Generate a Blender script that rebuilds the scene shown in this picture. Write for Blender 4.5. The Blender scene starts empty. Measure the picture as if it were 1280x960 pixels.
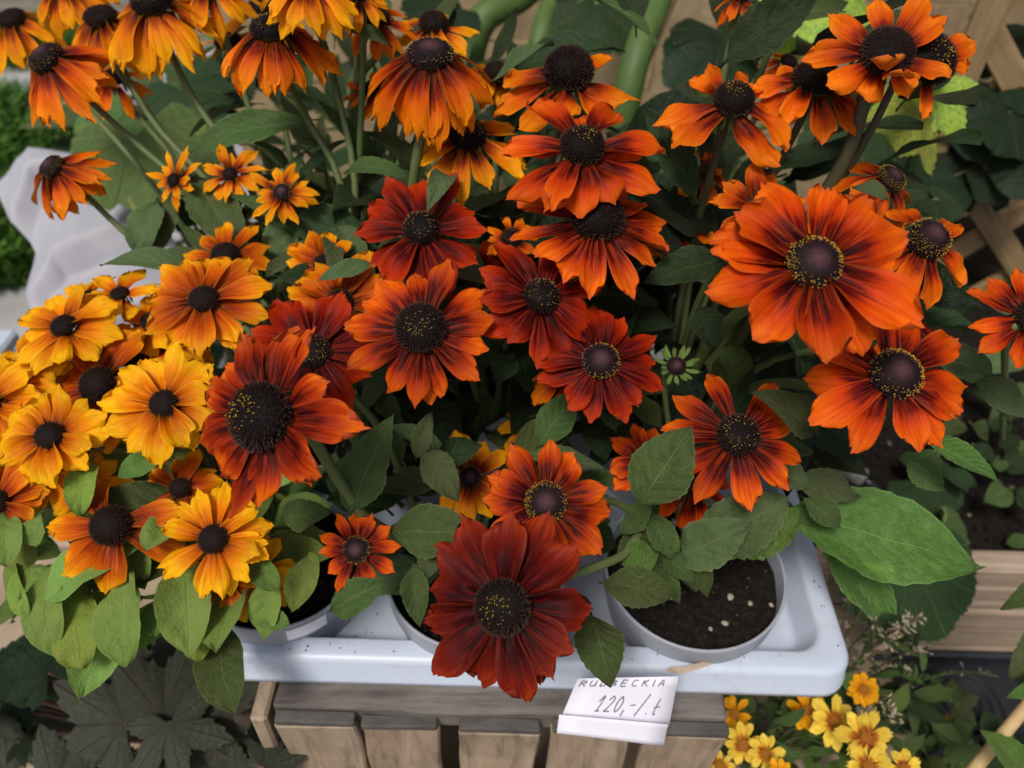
import bpy, bmesh, math, random
from mathutils import Vector, Matrix, noise as mnoise

# ------------------------------------------------------------------ camera, sky, sun, exposure
SC = bpy.context.scene
COL = SC.collection
R = math.radians
FPX, IW, IH = 967.0, 1280.0, 960.0
PITCH, ROLL = R(43.0), R(1.5)
CAM = Vector((0, 0, 0.84))
FWD = Vector((0, math.cos(PITCH), -math.sin(PITCH)))
UP0 = Vector((0, math.sin(PITCH), math.cos(PITCH)))
RT0 = Vector((1, 0, 0))
CR = RT0 * math.cos(ROLL) + UP0 * math.sin(ROLL)
CU = -RT0 * math.sin(ROLL) + UP0 * math.cos(ROLL)

cd = bpy.data.cameras.new('camera')
cam = bpy.data.objects.new('camera', cd)
COL.objects.link(cam)
cd.sensor_width = 36.0
cd.lens = 36.0 * FPX / IW
cd.clip_start = 0.02
cd.clip_end = 200.0
cd.dof.use_dof = True
cd.dof.focus_distance = 0.43
cd.dof.aperture_fstop = 6.5
mw = Matrix((CR, CU, -FWD)).transposed().to_4x4()
mw.translation = CAM
cam.matrix_world = mw
SC.camera = cam

world = bpy.data.worlds.new('World')
SC.world = world
world.use_nodes = True
wn = world.node_tree
bg = wn.nodes['Background']
sky = wn.nodes.new('ShaderNodeTexSky')
sky.sky_type = 'NISHITA'
sky.sun_disc = False
SUN_EL, SUN_AZ = R(58), R(205)          # azimuth clockwise from +Y
sky.sun_elevation = SUN_EL
sky.sun_rotation = SUN_AZ
sky.air_density = 1.0
sky.dust_density = 4.0
sky.ozone_density = 1.0
wn.links.new(sky.outputs[0], bg.inputs[0])
bg.inputs[1].default_value = 0.058

sl = bpy.data.lights.new('sun', 'SUN')
sl.energy = 1.5
sl.angle = R(14)
sl.color = (1.0, 0.96, 0.9)
sun = bpy.data.objects.new('sun', sl)
COL.objects.link(sun)
sdir = Vector((math.sin(SUN_AZ) * math.cos(SUN_EL), math.cos(SUN_AZ) * math.cos(SUN_EL), math.sin(SUN_EL)))
sun.rotation_euler = sdir.to_track_quat('Z', 'Y').to_euler()

SC.view_settings.view_transform = 'Standard'
SC.view_settings.look = 'None'
SC.view_settings.exposure = 0.80
SC.view_settings.gamma = 1.0

# ------------------------------------------------------------------ helpers: pixels to directions
def ray(px, py):
    return FWD + CR * ((px - IW / 2) / FPX) - CU * ((py - IH / 2) / FPX)
def P(px, py, d):
    return CAM + ray(px, py) * d
def onz(px, py, z):
    r = ray(px, py); return CAM + r * ((z - CAM.z) / r.z)
def ony(px, py, y):
    r = ray(px, py); return CAM + r * ((y - CAM.y) / r.y)

# ------------------------------------------------------------------ helpers: objects
WM = {}
def link(o, W, parent=None):
    COL.objects.link(o)
    WM[o.name] = W
    if parent is not None:
        o.parent = parent
        o.matrix_basis = WM[parent.name].inverted() @ W
    else:
        o.matrix_basis = W
    return o
def tag(o, label=None, cat=None, group=None, kind=None):
    if label: o['label'] = label
    if cat: o['category'] = cat
    if group: o['group'] = group
    if kind: o['kind'] = kind
    return o
def thing(name, loc, label, cat, group=None):
    o = bpy.data.objects.new(name, None)
    o.empty_display_size = 0.02
    link(o, Matrix.Translation(loc))
    return tag(o, label, cat, group)
def mesh(name, verts, faces, mat, uvs=None, smooth=True, mats=None, fmat=None):
    me = bpy.data.meshes.new(name)
    me.from_pydata(verts, [], faces)
    if uvs is not None:
        ul = me.uv_layers.new(name='UVMap')
        li = [0] * len(me.loops)
        me.loops.foreach_get('vertex_index', li)
        flat = [0.0] * (2 * len(li))
        for k, vi in enumerate(li):
            flat[2 * k], flat[2 * k + 1] = uvs[vi]
        ul.data.foreach_set('uv', flat)
    for m in (mats or [mat]):
        me.materials.append(m)
    if fmat: me.polygons.foreach_set('material_index', fmat)
    if smooth: me.polygons.foreach_set('use_smooth', [True] * len(me.polygons))
    me.update()
    return me
def obj(name, me, W, parent=None):
    return link(bpy.data.objects.new(name, me), W, parent)
I4 = Matrix.Identity(4)
def wobj(name, verts, faces, mat, parent=None, uvs=None, smooth=True, **k):
    """world-space vertices; the object's origin is put at their centre"""
    c = Vector((0, 0, 0))
    for v in verts: c += Vector(v)
    c /= len(verts)
    vs = [Vector(v) - c for v in verts]
    return obj(name, mesh(name, vs, faces, mat, uvs, smooth, **k), Matrix.Translation(c), parent)
def grid_faces(ns, nt, off=0):
    return [(off + i * nt + j, off + i * nt + j + 1, off + (i + 1) * nt + j + 1, off + (i + 1) * nt + j)
            for i in range(ns - 1) for j in range(nt - 1)]
def box_mesh(name, sx, sy, sz, mat, bev=0.0015, wob=0.0, seed=0, segs=1, cuts=0):
    bm = bmesh.new()
    bmesh.ops.create_cube(bm, size=1.0)
    for v in bm.verts: v.co = Vector((v.co.x * sx, v.co.y * sy, v.co.z * sz))
    if cuts:
        ax = max(range(3), key=lambda i: (sx, sy, sz)[i])
        ed = [e for e in bm.edges if abs((e.verts[0].co - e.verts[1].co)[ax]) > 1e-6]
        bmesh.ops.subdivide_edges(bm, edges=ed, cuts=cuts, use_grid_fill=True)
    rnd = random.Random(seed)
    if wob:
        o3 = Vector((rnd.random() * 50, rnd.random() * 50, rnd.random() * 50))
        for v in bm.verts:
            v.co += mnoise.noise_vector(v.co * 18 + o3) * wob
    if bev:
        ed = [e for e in bm.edges if len(e.link_faces) == 2 and e.calc_face_angle(0) > 0.7]
        bmesh.ops.bevel(bm, geom=ed, offset=bev, segments=segs, affect='EDGES', profile=0.6)
    me = bpy.data.meshes.new(name)
    bm.to_mesh(me); bm.free()
    me.materials.append(mat)
    return me
def spline(pts, n):
    pts = [Vector(p) for p in pts]
    q = [pts[0] * 2 - pts[1]] + pts + [pts[-1] * 2 - pts[-2]]
    out = []
    m = len(pts) - 1
    for i in range(n):
        u = i / (n - 1) * m
        k = min(int(u), m - 1); t = u - k
        a, b, c, d = q[k], q[k + 1], q[k + 2], q[k + 3]
        out.append(0.5 * ((2 * b) + (c - a) * t + (2 * a - 5 * b + 4 * c - d) * t * t + (3 * b - a - 3 * c + d) * t ** 3))
    return out
def tube_geo(pts, r0, r1, sides=8, hairs=0, rnd=None, hl=0.0016):
    vs, fs, uv = [], [], []
    n = len(pts)
    ref = Vector((0.3, 0.9, 0.2))
    for i, p in enumerate(pts):
        t = (pts[min(i + 1, n - 1)] - pts[max(i - 1, 0)]).normalized()
        a = t.cross(ref).normalized(); b = t.cross(a)
        r = r0 + (r1 - r0) * i / (n - 1)
        for k in range(sides):
            an = 2 * math.pi * k / sides
            vs.append(p + (a * math.cos(an) + b * math.sin(an)) * r)
            uv.append((k / sides, i / (n - 1)))
    for i in range(n - 1):
        for k in range(sides):
            k2 = (k + 1) % sides
            fs.append((i * sides + k, i * sides + k2, (i + 1) * sides + k2, (i + 1) * sides + k))
    fs.append(tuple(range(sides - 1, -1, -1)))
    fs.append(tuple((n - 1) * sides + k for k in range(sides)))
    for h in range(hairs):
        i = rnd.randrange(0, n - 1); f = rnd.random()
        p = pts[i].lerp(pts[i + 1], f)
        t = (pts[i + 1] - pts[i]).normalized()
        a = t.cross(ref).normalized(); b = t.cross(a)
        an = rnd.random() * 6.283
        o = a * math.cos(an) + b * math.sin(an)
        r = r0 + (r1 - r0) * (i + f) / (n - 1)
        s = t.cross(o) * 0.00013
        k = len(vs)
        vs += [p + o * r * 0.9 - s, p + o * r * 0.9 + s, p + o * (r + hl * rnd.uniform(0.5, 1.1)) + t * rnd.uniform(-.0006, .0006)]
        uv += [(0, 0.9)] * 3
        fs.append((k, k + 1, k + 2))
    return vs, fs, uv

# ------------------------------------------------------------------ materials
class NT:
    def __init__(s, name):
        s.m = bpy.data.materials.new(name); s.m.use_nodes = True
        s.t = s.m.node_tree; s.b = s.t.nodes['Principled BSDF']; s.out = s.t.nodes['Material Output']
    def n(s, typ, **k):
        x = s.t.nodes.new('ShaderNode' + typ)
        for a, v in k.items(): setattr(x, a, v)
        return x
    def l(s, a, b): s.t.links.new(a, b)
    def inp(s, node, key, v):
        if hasattr(v, 'is_linked') or hasattr(v, 'links'): s.l(v, node.inputs[key])
        else: node.inputs[key].default_value = v
    def math(s, op, a, b=0.0, c=None, clamp=False):
        x = s.n('Math', operation=op, use_clamp=clamp)
        s.inp(x, 0, a); s.inp(x, 1, b)
        if c is not None: s.inp(x, 2, c)
        return x.outputs[0]
    def noise(s, vec, scale, detail=3.0, rough=0.55):
        x = s.n('TexNoise'); s.inp(x, 'Vector', vec); x.inputs['Scale'].default_value = scale
        x.inputs['Detail'].default_value = detail; x.inputs['Roughness'].default_value = rough
        return x.outputs['Fac']
    def ramp(s, fac, stops, interp='LINEAR'):
        x = s.n('ValToRGB'); s.l(fac, x.inputs[0]); e = x.color_ramp.elements
        x.color_ramp.interpolation = interp
        while len(e) < len(stops): e.new(0.5)
        for i, (p, c) in enumerate(stops):
            e[i].position = p; e[i].color = (c[0], c[1], c[2], 1)
        return x.outputs[0]
    def mix(s, f, a, b, typ='MIX'):
        x = s.n('MixRGB', blend_type=typ); s.inp(x, 0, f)
        for i, v in ((1, a), (2, b)):
            if hasattr(v, 'links'): s.l(v, x.inputs[i])
            else: x.inputs[i].default_value = (v[0], v[1], v[2], 1)
        return x.outputs[0]
    def mapv(s, vec, scale, loc=(0, 0, 0)):
        x = s.n('Mapping'); s.l(vec, x.inputs[0]); x.inputs['Scale'].default_value = scale
        x.inputs['Location'].default_value = loc
        return x.outputs[0]
    def bump(s, h, strength, dist=0.001):
        x = s.n('Bump'); s.l(h, x.inputs['Height']); x.inputs['Strength'].default_value = strength
        x.inputs['Distance'].default_value = dist
        s.l(x.outputs[0], s.b.inputs['Normal'])
    def setc(s, c):
        if hasattr(c, 'links'): s.l(c, s.b.inputs['Base Color'])
        else: s.b.inputs['Base Color'].default_value = (c[0], c[1], c[2], 1)
    def translucent(s, c, f):
        tr = s.n('BsdfTranslucent')
        if hasattr(c, 'links'): s.l(c, tr.inputs[0])
        else: tr.inputs[0].default_value = (c[0], c[1], c[2], 1)
        mx = s.n('MixShader'); mx.inputs[0].default_value = f
        s.l(s.b.outputs[0], mx.inputs[1]); s.l(tr.outputs[0], mx.inputs[2])
        s.l(mx.outputs[0], s.out.inputs['Surface'])

def uvrand(q):
    """uv plus a per-object random offset"""
    uv = q.n('UVMap').outputs[0]
    rnd = q.n('ObjectInfo').outputs['Random']
    off = q.n('CombineXYZ'); q.l(q.math('MULTIPLY', rnd, 37.0), off.inputs[0]); q.l(q.math('MULTIPLY', rnd, 53.0), off.inputs[1])
    ad = q.n('VectorMath', operation='ADD'); q.l(uv, ad.inputs[0]); q.l(off.outputs[0], ad.inputs[1])
    return uv, ad.outputs[0], rnd

def petal_mat(name, stops, amp=0.3, back=(0.5, 0.12, 0.02), rough=0.5, edge=None, streak=0.7):
    q = NT(name)
    uv, uvo, rnd = uvrand(q)
    sep = q.n('SeparateXYZ'); q.l(uv, sep.inputs[0])
    st = q.noise(q.mapv(uvo, (11, 0.9, 1)), 1.0, 3, 0.6)
    v = q.math('ADD', sep.outputs[1], q.math('MULTIPLY', q.math('SUBTRACT', st, 0.5), amp))
    # dark base reaches further along the middle of the petal than along its margins
    ed = q.math('ABSOLUTE', q.math('SUBTRACT', sep.outputs[0], 0.5))
    v = q.math('ADD', v, q.math('MULTIPLY', q.math('SUBTRACT', ed, 0.22), 0.22))
    v = q.math('ADD', v, q.math('MULTIPLY', q.math('SUBTRACT', rnd, 0.5), 0.14), clamp=True)
    c = q.ramp(v, stops)
    vein = q.noise(q.mapv(uvo, (34, 1.4, 1)), 1.0, 2, 0.6)
    c = q.mix(0.85, c, q.ramp(vein, [(0.30, (0.60, 0.48, 0.44)), (0.47, (1, 1, 1)), (0.72, (1.0, 1.0, 1.0))]), 'MULTIPLY')
    st2 = q.noise(q.mapv(uvo, (7, 1.1, 1), (3.1, 7.7, 0)), 1.0, 4, 0.65)
    c = q.mix(q.math('MULTIPLY', q.ramp(st2, [(0.46, (0, 0, 0)), (0.66, (1, 1, 1))]), streak), c, stops[-2][1])
    blot = q.noise(q.mapv(uvo, (2.5, 3.5, 1)), 1.0, 3)
    c = q.mix(0.6, c, q.ramp(blot, [(0.3, (0.72, 0.62, 0.6)), (0.55, (1, 1, 1))]), 'MULTIPLY')
    mg = q.math('MULTIPLY', q.math('SUBTRACT', ed, 0.43, clamp=True), 14.0, clamp=True)
    c = q.mix(q.math('MULTIPLY', mg, 0.35), c, back)
    if edge:
        tip = q.math('MULTIPLY', q.math('SUBTRACT', sep.outputs[1], 0.86, clamp=True), 6.0, clamp=True)
        c = q.mix(q.math('MULTIPLY', tip, 0.55), c, edge)
    hs = q.n('HueSaturation'); q.l(c, hs.inputs['Color'])
    q.l(q.math('MULTIPLY_ADD', rnd, 0.32, 0.84), hs.inputs['Value'])
    c = hs.outputs[0]
    bf = q.n('NewGeometry').outputs['Backfacing']
    c = q.mix(q.math('MULTIPLY', bf, 0.6), c, back)
    q.setc(c)
    q.b.inputs['Roughness'].default_value = rough
    q.b.inputs['Specular IOR Level'].default_value = 0.08
    fine = q.noise(q.mapv(uvo, (24, 0.8, 1)), 1.0, 2, 0.5)
    q.bump(fine, 0.45, 0.0009)
    q.translucent(c, 0.28)
    return q.m

MR = (0.026, 0.0025, 0.004)      # maroon petal base
PM = {
 'yel': petal_mat('petal_yellow', [(0.05, (0.11, 0.015, 0.004)), (0.2, (0.52, 0.085, 0.003)), (0.46, (0.82, 0.26, 0.003)), (0.72, (0.95, 0.50, 0.006))], 0.34, (0.80, 0.45, 0.02), streak=0.55),
 'yor': petal_mat('petal_yellow_orange', [(0.07, (0.08, 0.010, 0.004)), (0.34, (0.38, 0.04, 0.003)), (0.62, (0.70, 0.15, 0.003)), (0.90, (0.92, 0.42, 0.006))], 0.4, (0.65, 0.30, 0.02), streak=0.6),
 'dro': petal_mat('petal_drooping_orange', [(0.14, MR), (0.30, (0.22, 0.012, 0.004)), (0.48, (0.68, 0.10, 0.003)), (0.9, (0.92, 0.28, 0.004))], 0.24, (0.6, 0.22, 0.02), streak=0.5),
 'dry': petal_mat('petal_drooping_yellow', [(0.10, MR), (0.24, (0.28, 0.018, 0.004)), (0.42, (0.78, 0.20, 0.003)), (0.85, (0.95, 0.44, 0.006))], 0.24, (0.75, 0.38, 0.02), streak=0.5),
 'org': petal_mat('petal_orange', [(0.18, (0.024, 0.002, 0.004)), (0.38, (0.15, 0.007, 0.004)), (0.54, (0.60, 0.05, 0.003)), (0.9, (0.84, 0.15, 0.003))], 0.36, (0.56, 0.12, 0.02), edge=(0.50, 0.08, 0.03), streak=0.75),
 'orb': petal_mat('petal_bright_orange', [(0.14, MR), (0.32, (0.18, 0.010, 0.004)), (0.50, (0.66, 0.085, 0.003)), (0.88, (0.90, 0.225, 0.004))], 0.3, (0.58, 0.16, 0.02), edge=(0.55, 0.12, 0.03), streak=0.6),
 'red': petal_mat('petal_red', [(0.24, (0.024, 0.002, 0.004)), (0.48, (0.10, 0.005, 0.004)), (0.70, (0.36, 0.020, 0.003)), (0.97, (0.58, 0.055, 0.003))], 0.36, (0.36, 0.045, 0.015), edge=(0.40, 0.05, 0.03), streak=0.8),
 'rdo': petal_mat('petal_red_orange', [(0.2, MR), (0.42, (0.11, 0.006, 0.005)), (0.58, (0.50, 0.045, 0.003)), (0.86, (0.84, 0.155, 0.003))], 0.42, (0.45, 0.08, 0.02), edge=(0.5, 0.08, 0.04), streak=0.8),
 'mah': petal_mat('petal_mahogany', [(0.10, (0.014, 0.002, 0.004)), (0.4, (0.042, 0.004, 0.005)), (0.70, (0.16, 0.011, 0.005)), (0.97, (0.36, 0.038, 0.005))], 0.62, (0.22, 0.035, 0.015), edge=(0.26, 0.03, 0.02), streak=0.85),
 'mho': petal_mat('petal_mahogany_orange', [(0.2, (0.022, 0.003, 0.004)), (0.43, (0.09, 0.006, 0.004)), (0.66, (0.40, 0.032, 0.003)), (0.94, (0.80, 0.16, 0.004))], 0.6, (0.40, 0.065, 0.025), edge=(0.4, 0.06, 0.04), streak=0.85),
 'cor': petal_mat('petal_tickseed', [(0.04, (0.3, 0.012, 0.01)), (0.20, (0.36, 0.03, 0.012)), (0.36, (0.82, 0.55, 0.05)), (0.9, (0.86, 0.66, 0.10))], 0.5, (0.75, 0.55, 0.1)),
 'coy': petal_mat('petal_tickseed_gold', [(0.05, (0.6, 0.16, 0.004)), (0.4, (0.82, 0.36, 0.008)), (0.9, (0.88, 0.46, 0.012))], 0.2, (0.75, 0.4, 0.03)),
 'coo': petal_mat('petal_small_orange', [(0.05, (0.4, 0.06, 0.004)), (0.4, (0.75, 0.17, 0.005)), (0.9, (0.82, 0.26, 0.008))], 0.2, (0.7, 0.2, 0.03)),
}

def leaf_mat(name, col, col2, vein, veinw=0.035, nv=7.0, mott=0.3, rough=0.5, spots=None, side=0.22, blotch=None, trans=0.18, tcol=None):
    q = NT(name)
    uv, uvo, rnd = uvrand(q)
    sep = q.n('SeparateXYZ'); q.l(uv, sep.inputs[0])
    t = q.math('ABSOLUTE', q.math('SUBTRACT', q.math('MULTIPLY', sep.outputs[0], 2.0), 1.0))
    n1 = q.noise(q.mapv(uvo, (3, 5, 1)), 1.3, 4, 0.6)
    c = q.mix(n1, col, col2)
    n2 = q.noise(q.mapv(uvo, (14, 22, 1)), 1.0, 3, 0.6)
    c = q.mix(mott, c, q.ramp(n2, [(0.3, (0.55, 0.58, 0.5)), (0.6, (1.1, 1.1, 1.05))]), 'MULTIPLY')
    if blotch:
        n3 = q.noise(q.mapv(uvo, (9, 9, 1)), 1.0, 4, 0.7)
        c = q.mix(q.ramp(n3, [(0.42, (0, 0, 0)), (0.54, (1, 1, 1))]), c, blotch)
    if spots:
        n4 = q.noise(q.mapv(uvo, (2.2, 3, 1)), 1.0, 2, 0.5)
        c = q.mix(q.ramp(n4, [(0.66, (0, 0, 0)), (0.76, (0.8, 0.8, 0.8))]), c, spots)
    # side veins
    ph = q.math('FRACT', q.math('SUBTRACT', q.math('MULTIPLY', sep.outputs[1], nv), q.math('MULTIPLY', t, nv * 0.26)))
    sv = q.math('ABSOLUTE', q.math('SUBTRACT', ph, 0.5))
    svl = q.math('SUBTRACT', 1.0, q.math('DIVIDE', sv, 0.07), clamp=True)
    mid = q.math('SUBTRACT', 1.0, q.math('DIVIDE', t, veinw), clamp=True)
    vn = q.math('MAXIMUM', q.math('MULTIPLY', svl, side), q.math('MULTIPLY', mid, 0.95))
    c = q.mix(vn, c, vein)
    vo = q.n('TexVoronoi', feature='DISTANCE_TO_EDGE'); q.l(q.mix(0.12, q.mapv(uvo, (17, 34, 1)), q.n('TexNoise').outputs['Color'], 'ADD'), vo.inputs['Vector']); vo.inputs['Scale'].default_value = 1.0
    net = q.math('SUBTRACT', 1.0, q.math('MULTIPLY', vo.outputs['Distance'], 9.0), clamp=True)
    c = q.mix(q.math('MULTIPLY', net, 0.12), c, vein)
    mgn = q.math('MULTIPLY', q.math('SUBTRACT', t, 0.93, clamp=True), 14.0, clamp=True)
    c = q.mix(q.math('MULTIPLY', mgn, 0.4), c, vein)
    hs = q.n('HueSaturation'); q.l(c, hs.inputs['Color'])
    q.l(q.math('MULTIPLY_ADD', rnd, 0.5, 0.75), hs.inputs['Value'])
    q.l(q.math('MULTIPLY_ADD', rnd, 0.05, 0.475), hs.inputs['Hue'])
    c = hs.outputs[0]
    bf = q.n('NewGeometry').outputs['Backfacing']
    c = q.mix(q.math('MULTIPLY', bf, 0.45), c, tuple(min(1, x * 1.6 + 0.03) for x in col))
    q.setc(c)
    q.b.inputs['Roughness'].default_value = rough
    q.b.inputs['Specular IOR Level'].default_value = 0.2
    q.b.inputs['Sheen Weight'].default_value = 0.04
    q.b.inputs['Sheen Roughness'].default_value = 0.35
    hgt = q.math('SUBTRACT', q.math('ADD', q.math('MULTIPLY', sv, 0.7), q.math('MULTIPLY', n2, 0.8)), q.math('MULTIPLY', vn, 0.6))
    hgt = q.math('SUBTRACT', hgt, q.math('MULTIPLY', net, 0.16))
    q.bump(hgt, 0.75, 0.0014)
    q.translucent(c, trans)
    return q.m
LM = {
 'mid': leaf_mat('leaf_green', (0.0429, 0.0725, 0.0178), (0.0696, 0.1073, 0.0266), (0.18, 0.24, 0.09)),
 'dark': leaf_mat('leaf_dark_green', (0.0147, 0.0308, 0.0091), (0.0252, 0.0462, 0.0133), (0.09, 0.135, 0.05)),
 'grey': leaf_mat('leaf_grey_green', (0.0702, 0.1053, 0.0390), (0.0936, 0.1342, 0.0499), (0.19, 0.24, 0.11), rough=0.65),
 'big': leaf_mat('leaf_bright_green', (0.0592, 0.1110, 0.0192), (0.1036, 0.1702, 0.0355), (0.20, 0.30, 0.09), veinw=0.02, nv=9, spots=(0.17, 0.26, 0.045), side=0.16, mott=0.6),
 'lime': leaf_mat('leaf_light_green', (0.1472, 0.2375, 0.0427), (0.2090, 0.3135, 0.0684), (0.27, 0.37, 0.11), veinw=0.02, nv=5, spots=(0.28, 0.31, 0.045), side=0.06, mott=0.2, rough=0.6),
 'limd': leaf_mat('leaf_soft_green', (0.0945, 0.1665, 0.0324), (0.1350, 0.2160, 0.0468), (0.20, 0.29, 0.09), veinw=0.025, nv=5, side=0.12, mott=0.3, rough=0.6),
 'limy': leaf_mat('leaf_yellowing', (0.16, 0.25, 0.035), (0.24, 0.32, 0.05), (0.28, 0.36, 0.09), veinw=0.025, nv=5, spots=(0.34, 0.27, 0.06), side=0.1, mott=0.3, rough=0.6),
 'var': leaf_mat('leaf_mottled', (0.0638, 0.1190, 0.0298), (0.0978, 0.1615, 0.0382), (0.22, 0.30, 0.11), veinw=0.03, nv=6, spots=(0.34, 0.38, 0.06), side=0.3, mott=0.5),
 'vary': leaf_mat('leaf_mottled_yellow', (0.14, 0.27, 0.035), (0.26, 0.38, 0.05), (0.42, 0.5, 0.2), veinw=0.02, nv=7, blotch=(0.40, 0.46, 0.055), spots=(0.36, 0.24, 0.12), side=0.3, mott=0.7, trans=0.25),
 'purp': leaf_mat('leaf_bronze', (0.0340, 0.0391, 0.0255), (0.0680, 0.0697, 0.0476), (0.028, 0.014, 0.014), veinw=0.06, nv=7, side=0.15, rough=0.5, mott=0.4),
 'deep': leaf_mat('leaf_deep_green_shade', (0.0075, 0.0180, 0.0067), (0.0135, 0.0300, 0.0105), (0.04, 0.07, 0.03), rough=0.38),  # dark green leaf, albedo lowered further to stand for shade at the back
}

def stem_mat(name, c1, c2):
    q = NT(name)
    uv, uvo, rnd = uvrand(q)
    n = q.noise(q.mapv(uvo, (6, 14, 1)), 1.0, 3)
    q.setc(q.mix(n, c1, c2)); q.b.inputs['Roughness'].default_value = 0.6
    q.bump(n, 0.3, 0.0006)
    return q.m
SM = {
 'green': stem_mat('stem_green', (0.075, 0.11, 0.03), (0.13, 0.17, 0.055)),
 'dark': stem_mat('stem_dark', (0.045, 0.035, 0.022), (0.08, 0.085, 0.03)),
 'thick': stem_mat('stem_hollyhock', (0.035, 0.075, 0.014), (0.095, 0.165, 0.035)),
 'purple': stem_mat('stem_purple', (0.06, 0.025, 0.025), (0.09, 0.05, 0.04)),
 'straw': stem_mat('stem_dry', (0.12, 0.09, 0.045), (0.22, 0.17, 0.09)),
}

def simple(name, c1, c2, scale=40.0, rough=0.6, bump=0.0, bd=0.001, spec=0.4, detail=4):
    q = NT(name)
    tc = q.n('TexCoord').outputs['Object']
    n = q.noise(tc, scale, detail, 0.6)
    q.setc(q.mix(q.ramp(n, [(0.3, (0, 0, 0)), (0.7, (1, 1, 1))]), c1, c2))
    q.b.inputs['Roughness'].default_value = rough
    q.b.inputs['Specular IOR Level'].default_value = spec
    if bump: q.bump(n, bump, bd)
    return q.m
def cone_mat(name, lo, hi):
    q = NT(name)
    uv = q.n('UVMap').outputs[0]
    sep = q.n('SeparateXYZ'); q.l(uv, sep.inputs[0])
    n = q.noise(q.n('TexCoord').outputs['Object'], 9.0, 2)
    c = q.mix(sep.outputs[1], lo, hi)
    c = q.mix(0.5, c, q.ramp(n, [(0.3, (0.5, 0.5, 0.5)), (0.7, (1.3, 1.2, 1.2))]), 'MULTIPLY')
    q.setc(c); q.b.inputs['Roughness'].default_value = 0.7
    q.b.inputs['Specular IOR Level'].default_value = 0.12
    return q.m
M_CONE = cone_mat('cone_florets', (0.005, 0.003, 0.003), (0.110, 0.055, 0.040))
M_BROWN = cone_mat('cone_brown', (0.009, 0.005, 0.004), (0.13, 0.062, 0.036))
M_BUTTON = cone_mat('cone_button', (0.010, 0.005, 0.006), (0.10, 0.045, 0.055))
M_GOLD = cone_mat('cone_gold', (0.25, 0.10, 0.01), (0.75, 0.42, 0.03))
M_POLLEN = simple('pollen', (0.34, 0.21, 0.012), (0.66, 0.43, 0.03), 300, 0.8)
M_SEPAL = LM['mid']

# ------------------------------------------------------------------ petals, cones, leaves
def petal_geo(L, W, a0, a1, rnd, ns=12, nt=9, tipw=0.4, notch=0.05, cup=0.1, twist=0.0, widest=0.62, basew=0.46, side=0.0):
    ridge = rnd.uniform(0.035, 0.085)
    nseed = Vector((rnd.random() * 90, rnd.random() * 90, rnd.random() * 90)); crum = rnd.uniform(0.06, 0.16)
    pw = rnd.uniform(0.9, 1.5)
    ph = rnd.uniform(-0.5, 0.5)
    tooth = [rnd.uniform(-0.018, 0.018) for _ in range(nt)]
    lean = rnd.uniform(-0.08, 0.08)
    xs, zs = [0.0], [0.0]
    st = 40
    for i in range(st):
        s = (i + 0.5) / st
        a = a0 + (a1 - a0) * s ** pw
        xs.append(xs[-1] + math.cos(a) / st); zs.append(zs[-1] + math.sin(a) / st)
    def spine(s):
        s = max(0, min(1, s)); f = s * st; k = min(int(f), st - 1); g = f - k
        return xs[k] + (xs[k + 1] - xs[k]) * g, zs[k] + (zs[k + 1] - zs[k]) * g, a0 + (a1 - a0) * s ** pw
    vs, uv = [], []
    wob = rnd.uniform(0.0, 0.06); wf = rnd.uniform(4, 8); wp = rnd.random() * 6
    for i in range(ns):
        s = i / (ns - 1)
        if s < widest:
            q = s / widest; w = basew + (1 - basew) * (q * q * (3 - 2 * q)) ** 0.8
        else:
            q = (s - widest) / (1 - widest); w = tipw + (1 - tipw) * math.sqrt(max(0.0, 1 - q * q))
        for j in range(nt):
            t = -1 + 2 * j / (nt - 1)
            lf = 1.0
            k = max(0.0, (s - 0.55) / 0.45) ** 1.5
            lf -= k * (0.15 * abs(t) ** 2.0 + notch * (0.5 - 0.5 * math.cos(3 * math.pi * t + ph)) - tooth[j] - lean * t)
            x, z, a = spine(s * lf)
            if s * lf > 1: x += (s * lf - 1) * math.cos(a); z += (s * lf - 1) * math.sin(a)
            y = t * w * W * 0.5
            zz = W * (cup * t * t * 2 + ridge * math.cos(3 * math.pi * t) * min(1, s * 3) * (1 - 0.5 * s) + wob * t * math.sin(wf * s + wp) * 2
                      + crum * min(1, s * 2) * mnoise.noise(nseed + Vector((s * 3.2, t * 1.5, 0))))
            th = twist * s
            y2 = y * math.cos(th) - zz * math.sin(th); z2 = y * math.sin(th) + zz * math.cos(th)
            vs.append(Vector((x * L - math.sin(a) * z2, y2 + side * L * s * s, z * L + math.cos(a) * z2)))
            uv.append((t * 0.5 + 0.5, s))
    return vs, [q[::-1] for q in grid_faces(ns, nt)], uv

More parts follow.
